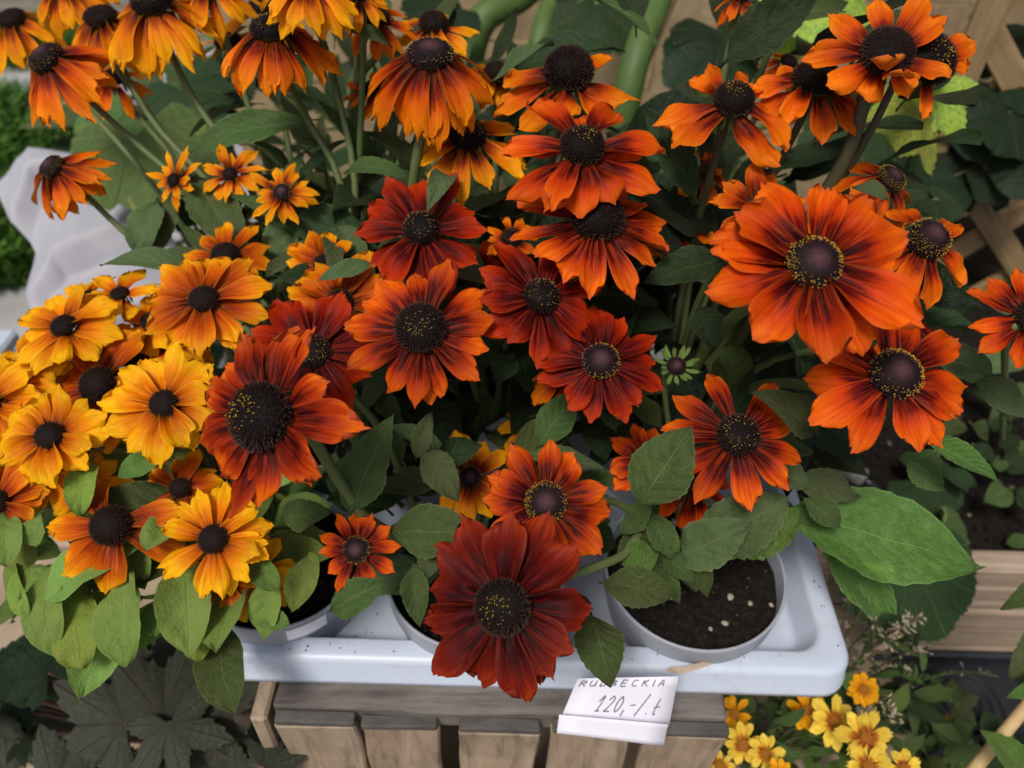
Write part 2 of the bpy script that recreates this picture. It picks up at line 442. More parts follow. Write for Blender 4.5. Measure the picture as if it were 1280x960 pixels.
def cone_profile(kind, f, h):
    """f in 0..1 apex to base -> (r, z, normal) of a unit-radius dome of height h"""
    if kind == 'old':
        a = f * 1.95                     # goes past the equator, tucks in
        r, z = math.sin(a), math.cos(a)
        z = (z + 0.37) / 1.37
        nr, nz = math.sin(a), math.cos(a)
    else:
        a = f * 1.57
        r = math.sin(a) ** 0.9; z = math.cos(a) ** 0.8
        nr, nz = math.sin(a), math.cos(a)
    return r, z * h, nr, nz
CONES = {}
def cone_meshes(kind, var):
    key = (kind, var)
    if key in CONES: return CONES[key]
    rnd = random.Random(hash(kind) % 1000 + var * 17 if False else sum(map(ord, kind)) + var * 17)
    PATCH = rnd.uniform(0, 6.28)
    shape = 'old' if kind in ('old', 'oldp') else 'dome'
    h = 1.0
    young = kind in ('button', 'bring')
    vs, fs, uv = [], [], []
    nr_, na = 10, 22
    for i in range(nr_):
        f = i / (nr_ - 1)
        r, z, _, _ = cone_profile(shape, max(f, 0.02), h)
        for k in range(na):
            an = 2 * math.pi * k / na
            vs.append(Vector((r * math.cos(an), r * math.sin(an), z))); uv.append((0, 0.0 if not young or f > 0.5 else 0.05 + 0.75 * max(0, 1 - f / 0.36)))
    for i in range(nr_ - 1):
        for k in range(na):
            k2 = (k + 1) % na
            fs.append((i * na + k, (i + 1) * na + k, (i + 1) * na + k2, i * na + k2))
    fs.append(tuple(range(na)))
    N = 1000 if shape == 'old' else 620
    f0 = {'bring': 0.44, 'button': 0.46, 'ring': 0.16, 'plain': 0.0, 'gold': 0.0, 'old': 0.04, 'oldp': 0.08}[kind]
    pol = {'bring': (0.46, 0.82, 2.2), 'button': (0.52, 0.84, 0.95), 'ring': (0.18, 0.5, 0.8), 'plain': (2, 2, 0), 'gold': (2, 2, 0), 'old': (2, 2, 0), 'oldp': (0.08, 0.24, 1.0)}[kind]
    pv, pf = [], []
    for i in range(N):
        f = math.sqrt((i + 0.5) / N) if shape == 'dome' else ((i + 0.5) / N) ** 0.62
        an = i * 2.399963 + rnd.uniform(-.12, .12)
        f = min(1, max(0.0, f + rnd.uniform(-.015, .015)))
        if young and f < f0:
            hh, bw = 0.03, 0.038
        elif f < f0: continue
        else: hh, bw = rnd.uniform(0.07, 0.15), 0.033
        r, z, nr, nz = cone_profile(shape, f, h)
        ca, sa = math.cos(an), math.sin(an)
        p = Vector((r * ca, r * sa, z)); n = Vector((nr * ca, nr * sa, nz + 0.25)).normalized()
        a = n.cross(Vector((ca, sa, 0.3))).normalized(); b = n.cross(a)
        k = len(vs)
        t = p + n * hh + a * rnd.uniform(-.04, .04) + b * rnd.uniform(-.04, .04)
        for dx, dy in ((1, 0), (-.5, .87), (-.5, -.87)):
            vs.append(p + a * dx * bw + b * dy * bw - n * 0.02); uv.append((0, 0.0 if not young or f > f0 else 0.5 * max(0, 1 - f / 0.4)))
        vs.append(t); uv.append((0, rnd.uniform(0.4, 1.0) if not young or f > f0 else max(0.05, 1 - f / 0.42)))
        fs += [(k, k + 1, k + 3), (k + 1, k + 2, k + 3), (k + 2, k, k + 3)]
        if pol[0] < f < pol[1] + rnd.uniform(-.05, .12) and rnd.random() < pol[2] * (0.35 + 0.65 * rnd.random()) * (0.62 + 0.38 * math.cos(an - PATCH)):
            s = rnd.uniform(0.014, 0.030); k = len(pv)
            c = t + n * 0.01
            for o in (a, b, -a, -b): pv.append(c + o * s)
            pv += [c + n * s * 1.5, c - n * s]
            pf += [(k, k + 1, k + 4), (k + 1, k + 2, k + 4), (k + 2, k + 3, k + 4), (k + 3, k, k + 4), (k + 1, k, k + 5), (k + 2, k + 1, k + 5), (k + 3, k + 2, k + 5), (k, k + 3, k + 5)]
    me = mesh('cone', vs, fs, {'button': M_BUTTON, 'bring': M_BUTTON, 'gold': M_GOLD, 'plain': M_BROWN}.get(kind, M_CONE), uv, smooth=False)
    me.polygons.foreach_set('use_smooth', [i < (nr_ - 1) * na for i in range(len(me.polygons))])
    pm = mesh('pollen', pv, pf, M_POLLEN, smooth=False) if pv else None
    CONES[key] = (me, pm)
    return CONES[key]

RECEPT = None
def receptacle_mesh():
    """green calyx: a shallow cup with a dozen narrow hairy sepals"""
    global RECEPT
    if RECEPT: return RECEPT
    rnd = random.Random(5)
    vs, fs, uv = [], [], []
    prof = [(0.14, -0.55), (0.45, -0.42), (0.8, -0.2), (0.9, -0.02), (0.6, 0.05), (0.01, 0.06)]
    na = 14
    for r, z in prof:
        for k in range(na):
            an = 2 * math.pi * k / na
            vs.append(Vector((r * math.cos(an), r * math.sin(an), z))); uv.append((0.3, 0.3))
    for i in range(len(prof) - 1):
        for k in range(na):
            k2 = (k + 1) % na
            fs.append((i * na + k, i * na + k2, (i + 1) * na + k2, (i + 1) * na + k))
    for s in range(12):
        an = 2 * math.pi * s / 12 + rnd.uniform(-.1, .1)
        v, f, u = petal_geo(rnd.uniform(0.8, 1.2), 0.3, R(-70), R(-88), rnd, ns=5, nt=3, tipw=0.1, widest=0.4, notch=0)
        m = Matrix.Rotation(an, 4, 'Z') @ Matrix.Translation((0.75, 0, -0.22))
        k = len(vs)
        vs += [m @ x for x in v]; uv += u; fs += [tuple(k + i for i in q) for q in f]
    RECEPT = mesh('calyx', vs, fs, M_SEPAL, uv)
    return RECEPT

def facing(nx, ny):
    nz = math.sqrt(max(0.02, 1 - nx * nx - ny * ny))
    n = (CR * nx + CU * ny - FWD * nz).normalized()
    x = (CR - n * CR.dot(n)).normalized()
    return n, x, n.cross(x)

def flower(plant, cx, cy, d, Lpx, n, wr, a0, a1, nx, ny, rc, ch, kind, col, seed, root=None, via=None,
           skip=(), rot=None, extra=(), ragged=0.12, stem='green', tipw=None, notch=0.05, stem_r=0.0022, hairs=90, nostem=False, cup=None, second=0):
    rnd = random.Random(seed)
    k = d / FPX
    pos = P(cx, cy, d)
    nrm, xa, ya = facing(nx, ny)
    W = Matrix((xa, ya, nrm)).transposed().to_4x4(); W.translation = pos
    L, rcr = Lpx * k * (1.07 if wr >= .44 else 1.0), rc * k * 0.9
    fo = obj('flower', receptacle_mesh(), W @ Matrix.Scale(rcr, 4), plant)
    base = W
    off = rot if rot is not None else rnd.random() * 6.28
    mat = PM[col]
    def one(an, lf, wf, a0_, a1_, zoff, sd):
        v, f, u = petal_geo(L * lf, L * wr * (1.05 if wr >= .44 else 1.0) * wf, R(a0_), R(a1_), rnd, tipw=rnd.uniform(0.3, 0.52) if tipw is None else tipw * rnd.uniform(.8, 1.2),
                            notch=notch * rnd.uniform(0.1, 1.3), cup=rnd.uniform(-0.12, 0.16) if cup is None else cup * rnd.uniform(.6, 1.4),
                            twist=rnd.uniform(-1, 1) * ragged * 2.2, side=rnd.uniform(-1, 1) * ragged * 0.5)
        M = base @ Matrix.Rotation(an, 4, 'Z') @ Matrix.Translation((rcr * 0.72, 0, zoff))
        obj('petal', mesh('petal', v, f, mat, u), M, fo)
    cnt = 0
    for i in range(n):
        an = off + 2 * math.pi * (i + rnd.uniform(-.22, .22)) / n
        deg = math.degrees(an) % 360
        if any((lo <= deg <= hi) or (lo <= deg - 360 <= hi) for lo, hi in skip): continue
        lf = rnd.uniform(1 - ragged * 1.7, 1 + ragged * 0.6)
        lay = (i % 2) * 2 - 1
        one(an, lf, rnd.uniform(0.74, 1.14), a0 + lay * 4 + rnd.uniform(-7, 7), a1 + rnd.uniform(-1, 0.8) * ragged * 150, -0.001 + lay * 0.0011 - rcr * 0.08, 0)
    for i in range(second):
        an = off + 2 * math.pi * (i + 0.5 + rnd.uniform(-.3, .3)) / second
        one(an, rnd.uniform(0.8, 0.98), 0.95, a0 - 9 + rnd.uniform(-5, 5), a1 - 8 + rnd.uniform(-8, 8), -0.0028 - rcr * 0.08, 0)
    for (deg, lf, wf, b0, b1) in extra:
        one(R(deg), lf, wf, b0, b1, 0.001, 0)
    cm, pm = cone_meshes(kind, seed % 2)
    S = Matrix.Diagonal((rcr, rcr, rcr * ch, 1))
    C = base @ Matrix.Rotation(rnd.random() * 6.28, 4, 'Z') @ S
    co = obj('cone', cm, C, fo)
    if pm:
        po = obj('pollen', pm, C, fo); po['kind'] = 'stuff'
    if nostem: return fo
    s0 = pos - nrm * rcr * 0.45
    pts = [s0, pos - nrm * (rcr * 0.5 + 0.018)]
    rt = Vector(root if root is not None else WM[plant.name].translation) + Vector((rnd.uniform(-.018, .018), rnd.uniform(-.018, .018), 0))
    if via: pts += [P(*v) for v in via]
    else:
        pts.append((pts[-1].lerp(rt, 0.42)) + Vector((0, 0.012, 0.03)) - nrm * 0.018)
    pts.append(pts[-1].lerp(rt, 0.6) + Vector((0, 0, -0.01)))
    pts.append(rt - Vector((0, 0, 0.006)))
    sp = spline(pts, 22)
    v, f, u = tube_geo(sp, stem_r, stem_r * 1.35, 8, hairs, rnd)
    wobj('stem', v, f, SM[stem], plant, u)
    return fo

def leaf_geo(B, T, W, nrm, bow=0.1, side=0.0, fold=0.25, ns=15, nt=9, serr=0.03, quilt=0.0, wmax=0.42, rnd=None, petiole=0.1, tipcurl=0.0, blunt=0.0, nserr=9):
    B, T = Vector(B), Vector(T)
    ax = (T - B); L = ax.length; axn = ax.normalized()
    nrm = (nrm - axn * nrm.dot(axn)).normalized()
    sd = axn.cross(nrm)
    mid = (B + T) / 2 + nrm * bow * L * 2 + sd * side * L * 2
    Tt = T - nrm * tipcurl * L
    vs, uv = [], []
    ph = rnd.random() * 6; wv = rnd.uniform(0.03, 0.10); ls = Vector((rnd.random() * 90, rnd.random() * 90, 0))
    for i in range(ns):
        s = i / (ns - 1)
        p = B * (1 - s) ** 2 + mid * 2 * s * (1 - s) + Tt * s * s
        tg = ((mid - B) * (1 - s) + (Tt - mid) * s).normalized()
        nn = (nrm - tg * nrm.dot(tg)).normalized(); ss = tg.cross(nn)
        if s < petiole: w = 0.06
        else:
            q = (s - petiole) / (1 - petiole)
            w0 = wmax
            if q < w0: w = math.sin(q / w0 * math.pi / 2) ** 0.8
            else:
                e = (q - w0) / (1 - w0)
                w = (1 - e ** (1.9 + blunt * 2)) ** (1.0 - 0.42 * blunt) if e < 1 else 0
                w = max(w, 0.0)
            w = max(w, 0.05 if s < 0.99 else 0.012)
        sw = 1.0
        for j in range(nt):
            t = -1 + 2 * j / (nt - 1)
            ww = w * W * 0.5
            if abs(t) > 0.9 and petiole < s < 0.97: ww *= 1 + serr * (((i * nserr / ns) % 1.0) * 2 - 0.6) + rnd.uniform(-.5, .5) * serr
            h = fold * abs(t) * ww - fold * 0.3 * ww
            h += quilt * W * math.cos((s * 8 - abs(t) * 2.2) * 2 * math.pi) * (abs(t) * (1 - abs(t)) * 4)
            h += wv * W * math.sin(6 * s + ph) * t * abs(t) * 1.6
            h += 0.10 * W * mnoise.noise(ls + Vector((s * 4.0, t * 1.6, 0))) + 0.022 * W * mnoise.noise(ls + Vector((s * 16, t * 6, 5))) * min(1, nt / 9)
            vs.append(p + ss * t * ww + nn * h)
            uv.append((t * 0.5 + 0.5, s))
    return vs, grid_faces(ns, nt), uv

def vnrm(cam=0.6, up=0.6, x=0.0, y=0.0):
    return (-FWD * cam + Vector((0, 0, 1)) * up + CR * x + CU * y).normalized()

def leaf(plant, b, t, wpx, mat='mid', bow=0.08, side=0.0, fold=0.3, nx=0.0, ny=0.0, camw=0.7, upw=0.5, serr=0.05, quilt=0.006, seed=0, wmax=0.42, petiole=0.06, blunt=0.0, tipcurl=0.0):
    rnd = random.Random(seed + int(b[0] * 7 + t[1] * 3))
    W = wpx * (b[2] + t[2]) * 0.5 / FPX
    v, f, u = leaf_geo(P(*b), P(*t), W, vnrm(camw, upw, nx, ny), bow, side, fold, ns=31, nt=11, serr=serr, quilt=quilt, wmax=wmax, rnd=rnd, petiole=petiole, blunt=blunt, tipcurl=tipcurl, nserr=11)
    return wobj('leaf', v, f, LM[mat], plant, u)

def fill_leaves(plant, root, n, rx, ry, z0, z1, lmin, lmax, seed, mats, wr=(0.32, 0.5), droop=(-0.4, 0.5), blunt=0.0, out=0.7, ymin=-9, xmax=9, zmin=-9):
    """foliage along the stems of a plant: leaves spread round its axis"""
    rnd = random.Random(seed)
    for i in range(n):
        an = rnd.random() * 6.283; rr = math.sqrt(rnd.random())
        z = rnd.uniform(z0, z1)
        B = Vector(root) + Vector((math.cos(an) * rx * rr, math.sin(an) * ry * rr, z))
        a2 = an + rnd.uniform(-1.1, 1.1)
        L = rnd.uniform(lmin, lmax)
        dr = Vector((math.cos(a2) * out, math.sin(a2) * out, rnd.uniform(*droop))).normalized()
        T = B + dr * L
        if min(T.y, B.y) < ymin or T.x > xmax or T.z < zmin: continue
        nr = Vector((rnd.uniform(-.4, .4), rnd.uniform(-.6, .2), 1.0))
        v, f, u = leaf_geo(B, T, L * rnd.uniform(*wr), nr, rnd.uniform(0.02, 0.16), rnd.uniform(-.07, .07), rnd.uniform(.1, .5), ns=11, nt=5, serr=0.04, rnd=rnd, blunt=blunt, nserr=4)
        wobj('leaf', v, f, LM[rnd.choice(mats)], plant, u)

def palmate_geo(c, nrm, tipdir, Rad, rnd, lobes=7, depth=0.3, teeth=3, tdepth=0.07, spread=150, na=None, nr=6, cup=0.1, ripple=0.05, fold=0.06, heart=0.25):
    """lobed leaf drawn as a polar sheet; c = petiole point, tipdir = main lobe"""
    nrm = nrm.normalized(); x = (tipdir - nrm * tipdir.dot(nrm)).normalized(); y = nrm.cross(x)
    na = na or lobes * 16 + 1
    vs, uv = [], []
    amp = [rnd.uniform(0.88, 1.08) for _ in range(lobes)]
    for i in range(nr):
        q = i / (nr - 1)
        for j in range(na):
            u = j / (na - 1)
            a = R(-spread + 2 * spread * u)
            lp = u * lobes
            k = min(int(lp), lobes - 1); f = lp - k            # 0..1 within a lobe, centre at .5
            e = abs(f - 0.5) * 2
            r = 1 - depth * e ** (1.3 if depth < .25 else .95)
            tt = (e * teeth) % 1.0
            r *= 1 - tdepth * (tt if tt > .25 else (1 - tt * 3) * .3)
            r *= amp[k] * (1 - 0.34 * abs(2 * u - 1) ** 1.6)
            rr = Rad * r * (0.02 + 0.98 * q)
            h = Rad * (-cup * q * q - fold * q * (1 - e) + ripple * q * math.sin(a * 3 + 1.3) + 0.03 * q * q * mnoise.noise(Vector((a * 2, q * 3, Rad * 99))))
            vs.append(c + x * (math.cos(a) * rr) + y * (math.sin(a) * rr) + nrm * h)
            uv.append((f, q * 0.9 + 0.01 * k))
    return vs, [q[::-1] for q in grid_faces(nr, na)], uv

# ------------------------------------------------------------------ hard-surface materials
def wood_mat(name, c1, c2, dark, grain=(3, 60, 60), rough=0.75, top=None, axis=0, knots=True):
    q = NT(name)
    tc = q.n('TexCoord').outputs['Object']
    rnd = q.n('ObjectInfo').outputs['Random']
    off = q.n('CombineXYZ')
    for i in range(3): q.l(q.math('MULTIPLY', rnd, 11.0 + 7 * i), off.inputs[i])
    ad = q.n('VectorMath', operation='ADD'); q.l(tc, ad.inputs[0]); q.l(off.outputs[0], ad.inputs[1])
    v = ad.outputs[0]
    g = q.noise(q.mapv(v, grain), 1.0, 5, 0.65)
    g2 = q.noise(q.mapv(v, tuple(x * 3.2 for x in grain)), 1.0, 3, 0.6)
    n = q.noise(v, 14.0, 4, 0.6)
    c = q.mix(q.ramp(g, [(0.32, (0, 0, 0)), (0.66, (1, 1, 1))]), c1, c2)
    c = q.mix(q.math('MULTIPLY', q.ramp(g2, [(0.5, (0, 0, 0)), (0.7, (1, 1, 1))]), 0.55), c, dark)
    c = q.mix(q.math('MULTIPLY', q.ramp(n, [(0.45, (0, 0, 0)), (0.75, (1, 1, 1))]), 0.45), c, dark)
    if top:
        # weathered grey end: the upper couple of centimetres of an upright slat
        sep = q.n('SeparateXYZ'); q.l(tc, sep.inputs[0])
        f = q.math('SUBTRACT', q.math('ADD', sep.outputs[2], q.math('MULTIPLY', n, 0.012)), top[0])
        f = q.math('MULTIPLY', f, 300.0, clamp=True)
        c = q.mix(f, c, top[1])
    q.setc(c); q.b.inputs['Roughness'].default_value = rough
    q.b.inputs['Specular IOR Level'].default_value = 0.2
    q.bump(q.math('ADD', g, q.math('MULTIPLY', g2, 0.6)), 0.6, 0.0016)
    return q.m
M_PLANK = wood_mat('planter_wood', (0.26, 0.19, 0.13), (0.44, 0.355, 0.265), (0.15, 0.10, 0.065), (2.0, 110, 110))
M_SLAT = wood_mat('crate_slat_wood', (0.26, 0.19, 0.13), (0.42, 0.33, 0.235), (0.10, 0.068, 0.048), (46, 46, 7))
M_RAIL = wood_mat('crate_weathered_wood', (0.10, 0.085, 0.074), (0.21, 0.185, 0.165), (0.04, 0.033, 0.03), (9, 70, 70))
M_CAP = wood_mat('crate_slat_end', (0.075, 0.068, 0.062), (0.12, 0.11, 0.10), (0.04, 0.036, 0.033), (20, 50, 50))
M_LATH = wood_mat('trellis_wood', (0.25, 0.165, 0.08), (0.36, 0.25, 0.13), (0.14, 0.085, 0.04), (4, 60, 60))
M_BAMBOO = wood_mat('bamboo', (0.52, 0.36, 0.16), (0.62, 0.46, 0.24), (0.40, 0.26, 0.11), (60, 60, 4))
def tray_mat():
    q = NT('tray_plastic')
    tc = q.n('TexCoord').outputs['Object']
    a = q.noise(tc, 16, 4, 0.6); b = q.noise(tc, 90, 4, 0.7); d = q.noise(q.mapv(tc, (30, 160, 160)), 1.0, 3, 0.6)
    c = q.mix(a, (0.46, 0.52, 0.63), (0.54, 0.60, 0.70))
    c = q.mix(q.math('MULTIPLY', q.ramp(q.math('MULTIPLY', a, b), [(0.29, (0, 0, 0)), (0.42, (1, 1, 1))]), 0.3), c, (0.34, 0.33, 0.32))
    c = q.mix(q.math('MULTIPLY', q.ramp(d, [(0.62, (0, 0, 0)), (0.7, (1, 1, 1))]), 0.25), c, (0.42, 0.43, 0.46))
    q.setc(c); q.b.inputs['Roughness'].default_value = 0.4
    q.bump(b, 0.12, 0.0005)
    return q.m
M_TRAY = tray_mat()
M_POT = simple('pot_plastic', (0.30, 0.32, 0.36), (0.35, 0.37, 0.41), 30, 0.42, 0.08, 0.0003, 0.45)
M_PAPER = simple('paper', (0.74, 0.73, 0.82), (0.80, 0.79, 0.86), 25, 0.75, 0.15, 0.0005, 0.2)
M_INK = simple('pencil_ink', (0.12, 0.12, 0.13), (0.24, 0.24, 0.26), 300, 0.8)
M_BLACKP = simple('black_plastic', (0.012, 0.014, 0.016), (0.022, 0.025, 0.028), 40, 0.35, 0.05, 0.0004, 0.5)
M_GREYP = simple('grey_plastic', (0.13, 0.14, 0.13), (0.18, 0.185, 0.175), 60, 0.5)
M_TAG = simple('tag_plastic', (0.20, 0.22, 0.27), (0.25, 0.27, 0.32), 30, 0.5)
M_PEB = simple('pebble_stone', (0.24, 0.20, 0.14), (0.40, 0.36, 0.29), 400, 0.8)
M_SEED = simple('dry_pod', (0.24, 0.19, 0.11), (0.46, 0.40, 0.28), 300, 0.8)
M_PAVE = simple('paving_stone', (0.27, 0.20, 0.13), (0.40, 0.31, 0.21), 9, 0.85, 0.5, 0.003)
M_PAVG = simple('paving_stone_grey', (0.26, 0.26, 0.25), (0.40, 0.40, 0.39), 9, 0.85, 0.5, 0.003)
M_GROUND = simple('ground_sand', (0.12, 0.10, 0.075), (0.22, 0.19, 0.15), 12, 0.95, 0.6, 0.004)
M_BLOCK = simple('wall_block', (0.27, 0.20, 0.11), (0.38, 0.29, 0.17), 34, 0.9, 0.8, 0.004, 0.15)
M_MORTAR = simple('wall_mortar', (0.24, 0.175, 0.10), (0.31, 0.235, 0.14), 30, 0.95, 0.6, 0.003, 0.1)
def soil_mat():
    q = NT('soil')
    tc = q.n('TexCoord').outputs['Object']
    n = q.noise(tc, 260, 4, 0.7)
    c = q.ramp(n, [(0.3, (0.006, 0.005, 0.004)), (0.55, (0.018, 0.014, 0.011)), (0.70, (0.04, 0.03, 0.022)), (0.78, (0.10, 0.08, 0.06))])
    q.setc(c); q.b.inputs['Roughness'].default_value = 0.9
    q.b.inputs['Specular IOR Level'].default_value = 0.15
    q.bump(n, 1.0, 0.004)
    return q.m
M_SOIL = soil_mat()
def fleece_mat():
    q = NT('fleece')
    n = q.noise(q.n('TexCoord').outputs['Object'], 60, 4, 0.6)
    q.setc(q.mix(n, (0.38, 0.38, 0.42), (0.48, 0.48, 0.52))); q.b.inputs['Roughness'].default_value = 0.7
    q.bump(n, 0.2, 0.001)
    q.translucent((0.7, 0.7, 0.74), 0.15)
    return q.m
M_FLEECE = fleece_mat()

# ------------------------------------------------------------------ ground and paving
v = [Vector((x, y, 0)) for x in (-60, 60) for y in (-60, 60)]
tag(wobj('ground', v, [(0, 2, 3, 1)], M_GROUND, smooth=False), kind='structure')
pv = thing('paving', (-0.5, 0.3, 0), 'worn tan and grey paving stones laid around the crate', 'paving')
pv['kind'] = 'structure'
del pv['category'], pv['label']
rp = random.Random(3)
for iy in range(13):
    y = -0.10 + iy * 0.19
    x = -2.6 + rp.uniform(0, 0.15)
    while x < 1.1:
        w = rp.uniform(0.16, 0.30)
        grey = y > 0.75
        me = box_mesh('paving_stone', w - 0.014, 0.176, 0.05, M_PAVG if grey else M_PAVE, 0.006, 0.004, rp.randrange(9999))
        obj('paving_stone', me, Matrix.Translation((x + w / 2, y, -0.018 + rp.uniform(-.002, .002))), pv)
        x += w

# ------------------------------------------------------------------ house wall behind, trellis, planter
WALL_Y = 1.30
wl = thing('house_wall', (0.6, WALL_Y, 0), 'rough tan painted block wall behind the tall stems', 'wall')
wx0 = ony(262, 20, WALL_Y).x
obj('mortar', box_mesh('mortar', 3.4, 0.10, 2.2, M_MORTAR, 0.0), Matrix.Translation((wx0 + 1.7, WALL_Y + 0.066, 1.09)), wl)
rw = random.Random(8)
bh = 0.075
for r_ in range(14):
    x = wx0 + (0.0 if r_ % 2 else -0.0)
    first = True
    while x < wx0 + 2.4:
        w = 0.24 if not (first and r_ % 2) else 0.12
        first = False
        me = box_mesh('block', w - 0.0008, 0.05, bh - 0.001, M_BLOCK, 0.0008, 0.005, rw.randrange(9999), cuts=7)
        obj('block', me, Matrix.Translation((x + w / 2, WALL_Y + 0.028 + rw.uniform(-.002, .002), 0.05 + bh * r_)), wl)
        x += w

TR_Y = 0.93
tr = thing('garden_trellis', (0.95, TR_Y, 0.1), 'diagonal wooden lattice trellis in front of the tan wall', 'trellis')
def lath(p, q, y, w, name='lath'):
    p, q = Vector(p), Vector(q)
    dv = q - p; L = dv.length
    a = math.atan2(dv.z, dv.x)
    c = (p + q) / 2; c.y = y
    W = Matrix.Translation(c) @ Matrix.Rotation(-a, 4, 'Y')
    obj(name, box_mesh(name, L, 0.009, w, M_LATH, 0.001, 0.0015, int(c.x * 997) % 999, cuts=3), W, tr)
def clipped(x0, z0, sx):
    """a 45-degree lath through (x0, z0), cut to the panel"""
    t0 = max((XL - x0) * sx if sx > 0 else (x0 - XR), 0.10 - z0, -9)
    t1 = min((XR - x0) if sx > 0 else (x0 - XL), 1.0 - z0)
    return (x0 + sx * t0, 0, z0 + t0), (x0 + sx * t1, 0, z0 + t1), t1 - t0
XL, XR = 0.52, 1.60
for i in range(-8, 9):
    p, q, ln_ = clipped(1.2 + i * 0.135, 0.55, 1)
    if ln_ > 0.06: lath(p, q, TR_Y + 0.0098, 0.032)
    p, q, ln_ = clipped(1.2 + i * 0.135, 0.55, -1)
    if ln_ > 0.06: lath(p, q, TR_Y, 0.032)
lath((0.52, 0, 0.10), (0.52, 0, 1.02), TR_Y - 0.0098, 0.035, 'frame_rail')
lath((0.40, 0, 0.10), (1.75, 0, 0.10), TR_Y - 0.0098, 0.035, 'frame_rail')

PL_Y, PL_Z, PL_X0, PL_X1 = 0.437, 0.20, 0.262, 1.45
pb = thing('raised_planter', (0.8, 0.7, 0), 'raised garden bed of rough pale planks filled with dark soil', 'planter')
rb = random.Random(21)
zc = 0.0
for i, hgt in enumerate((0.042, 0.038, 0.040, 0.042, 0.034)):
    me = box_mesh('plank', PL_X1 - PL_X0, 0.026, hgt - 0.003, M_PLANK, 0.0035, 0.0016, 30 + i, cuts=14)
    obj('plank', me, Matrix.Translation(((PL_X0 + PL_X1) / 2, PL_Y + 0.014 + (i % 2) * 0.003, zc + hgt / 2 + 0.004)), pb)
    zc += hgt
me = box_mesh('side_plank', 0.026, 0.66, 0.19, M_PLANK, 0.003, 0.001, 41, cuts=8)
obj('side_plank', me, Matrix.Translation((PL_X0 + 0.014, PL_Y + 0.028 + 0.332, 0.098)), pb)
# soil surface, lumpy
vs, uvs = [], []
NX, NY = 120, 66
for i in range(NY):
    for j in range(NX):
        x = PL_X0 + 0.026 + (PL_X1 - PL_X0 - 0.03) * j / (NX - 1); y = PL_Y + 0.027 + 0.70 * i / (NY - 1)
        z = 0.172 + 0.010 * mnoise.noise(Vector((x * 14, y * 14, 0))) + 0.006 * mnoise.noise(Vector((x * 60, y * 60, 3))) + 0.003 * mnoise.noise(Vector((x * 150, y * 150, 7)))
        vs.append(Vector((x, y, z)))
so = wobj('soil', vs, grid_faces(NY, NX), M_SOIL, pb)
# soil crumbs and wood chips in the bed
def crumbs(name, pts, smin, smax, mat, rnd, parent, flat=0.6):
    vs, fs = [], []
    for p in pts:
        s = rnd.uniform(smin, smax); k = len(vs)
        q = Matrix.Rotation(rnd.random() * 6.28, 3, 'Z') @ Matrix.Rotation(rnd.uniform(-.6, .6), 3, 'X')
        for o in ((1, 0, 0), (0, .8, 0), (-.9, 0, 0), (0, -.7, 0), (0, 0, flat), (0, 0, -flat)):
            vs.append(p + q @ (Vector(o) * s * rnd.uniform(.75, 1.2)))
        fs += [tuple(k + a for a in t) for t in ((0, 1, 4), (1, 2, 4), (2, 3, 4), (3, 0, 4), (1, 0, 5), (2, 1, 5), (3, 2, 5), (0, 3, 5))]
    o = wobj(name, vs, fs, mat, parent, smooth=False); o['kind'] = 'stuff'
    return o
rs = random.Random(4)
def bedz(x, y): return 0.172 + 0.010 * mnoise.noise(Vector((x * 14, y * 14, 0))) + 0.004
pts = []
for _ in range(2600):
    x, y = rs.uniform(0.29, 0.95), rs.uniform(PL_Y + 0.03, 0.95); pts.append(Vector((x, y, bedz(x, y))))
crumbs('soil_crumbs', pts, 0.001, 0.005, M_SOIL, rs, pb)
M_CHIP = simple('wood_chip', (0.10, 0.06, 0.035), (0.22, 0.15, 0.09), 200, 0.85)
crumbs('wood_chips', [p + Vector((0, 0, 0.002)) for p in pts[:260]], 0.0015, 0.005, M_CHIP, rs, pb, 0.3)

# drip hose connector on the bed
hp = onz(1056, 590, 0.187)
hc = thing('hose_connector', hp, 'grey ribbed plastic hose connector lying on the planter soil', 'hose connector')
ax = (onz(1085, 602, 0.180) - onz(1046, 578, 0.19)).normalized()
def revolve_along(o, ax, prof, na=20):
    ref = Vector((0, 0, 1)); a = ax.cross(ref).normalized(); b = ax.cross(a)
    vs, fs = [], []
    for (r, h) in prof:
        for k in range(na):
            an = 2 * math.pi * k / na
            vs.append(o + ax * h + (a * math.cos(an) + b * math.sin(an)) * r)
    for i in range(len(prof) - 1):
        for k in range(na):
            k2 = (k + 1) % na; fs.append((i * na + k, i * na + k2, (i + 1) * na + k2, (i + 1) * na + k))
    fs.append(tuple(range(na - 1, -1, -1))); fs.append(tuple((len(prof) - 1) * na + k for k in range(na)))
    return vs, fs
prof = [(0.008, 0), (0.0105, 0.001), (0.0105, 0.004)]
for i in range(5): prof += [(0.0098, 0.005 + i * .003), (0.0108, 0.0062 + i * .003), (0.0108, 0.0075 + i * .003)]
prof += [(0.0115, 0.022), (0.0115, 0.032), (0.008, 0.034)]
o0 = onz(1046, 578, 0.190)
v, f = revolve_along(o0, ax, prof); wobj('connector_body', v, f, M_GREYP, hc, smooth=False)
v, f, u = tube_geo(spline([o0 + ax * 0.033, o0 + ax * 0.06 + Vector((0, 0, -.004)), o0 + ax * 0.09 + Vector((0.01, 0.01, -.012)), o0 + ax * .13 + Vector((.03, .03, -.022))], 12), 0.0062, 0.0062, 10)
wobj('hose', v, f, M_BLACKP, hc)

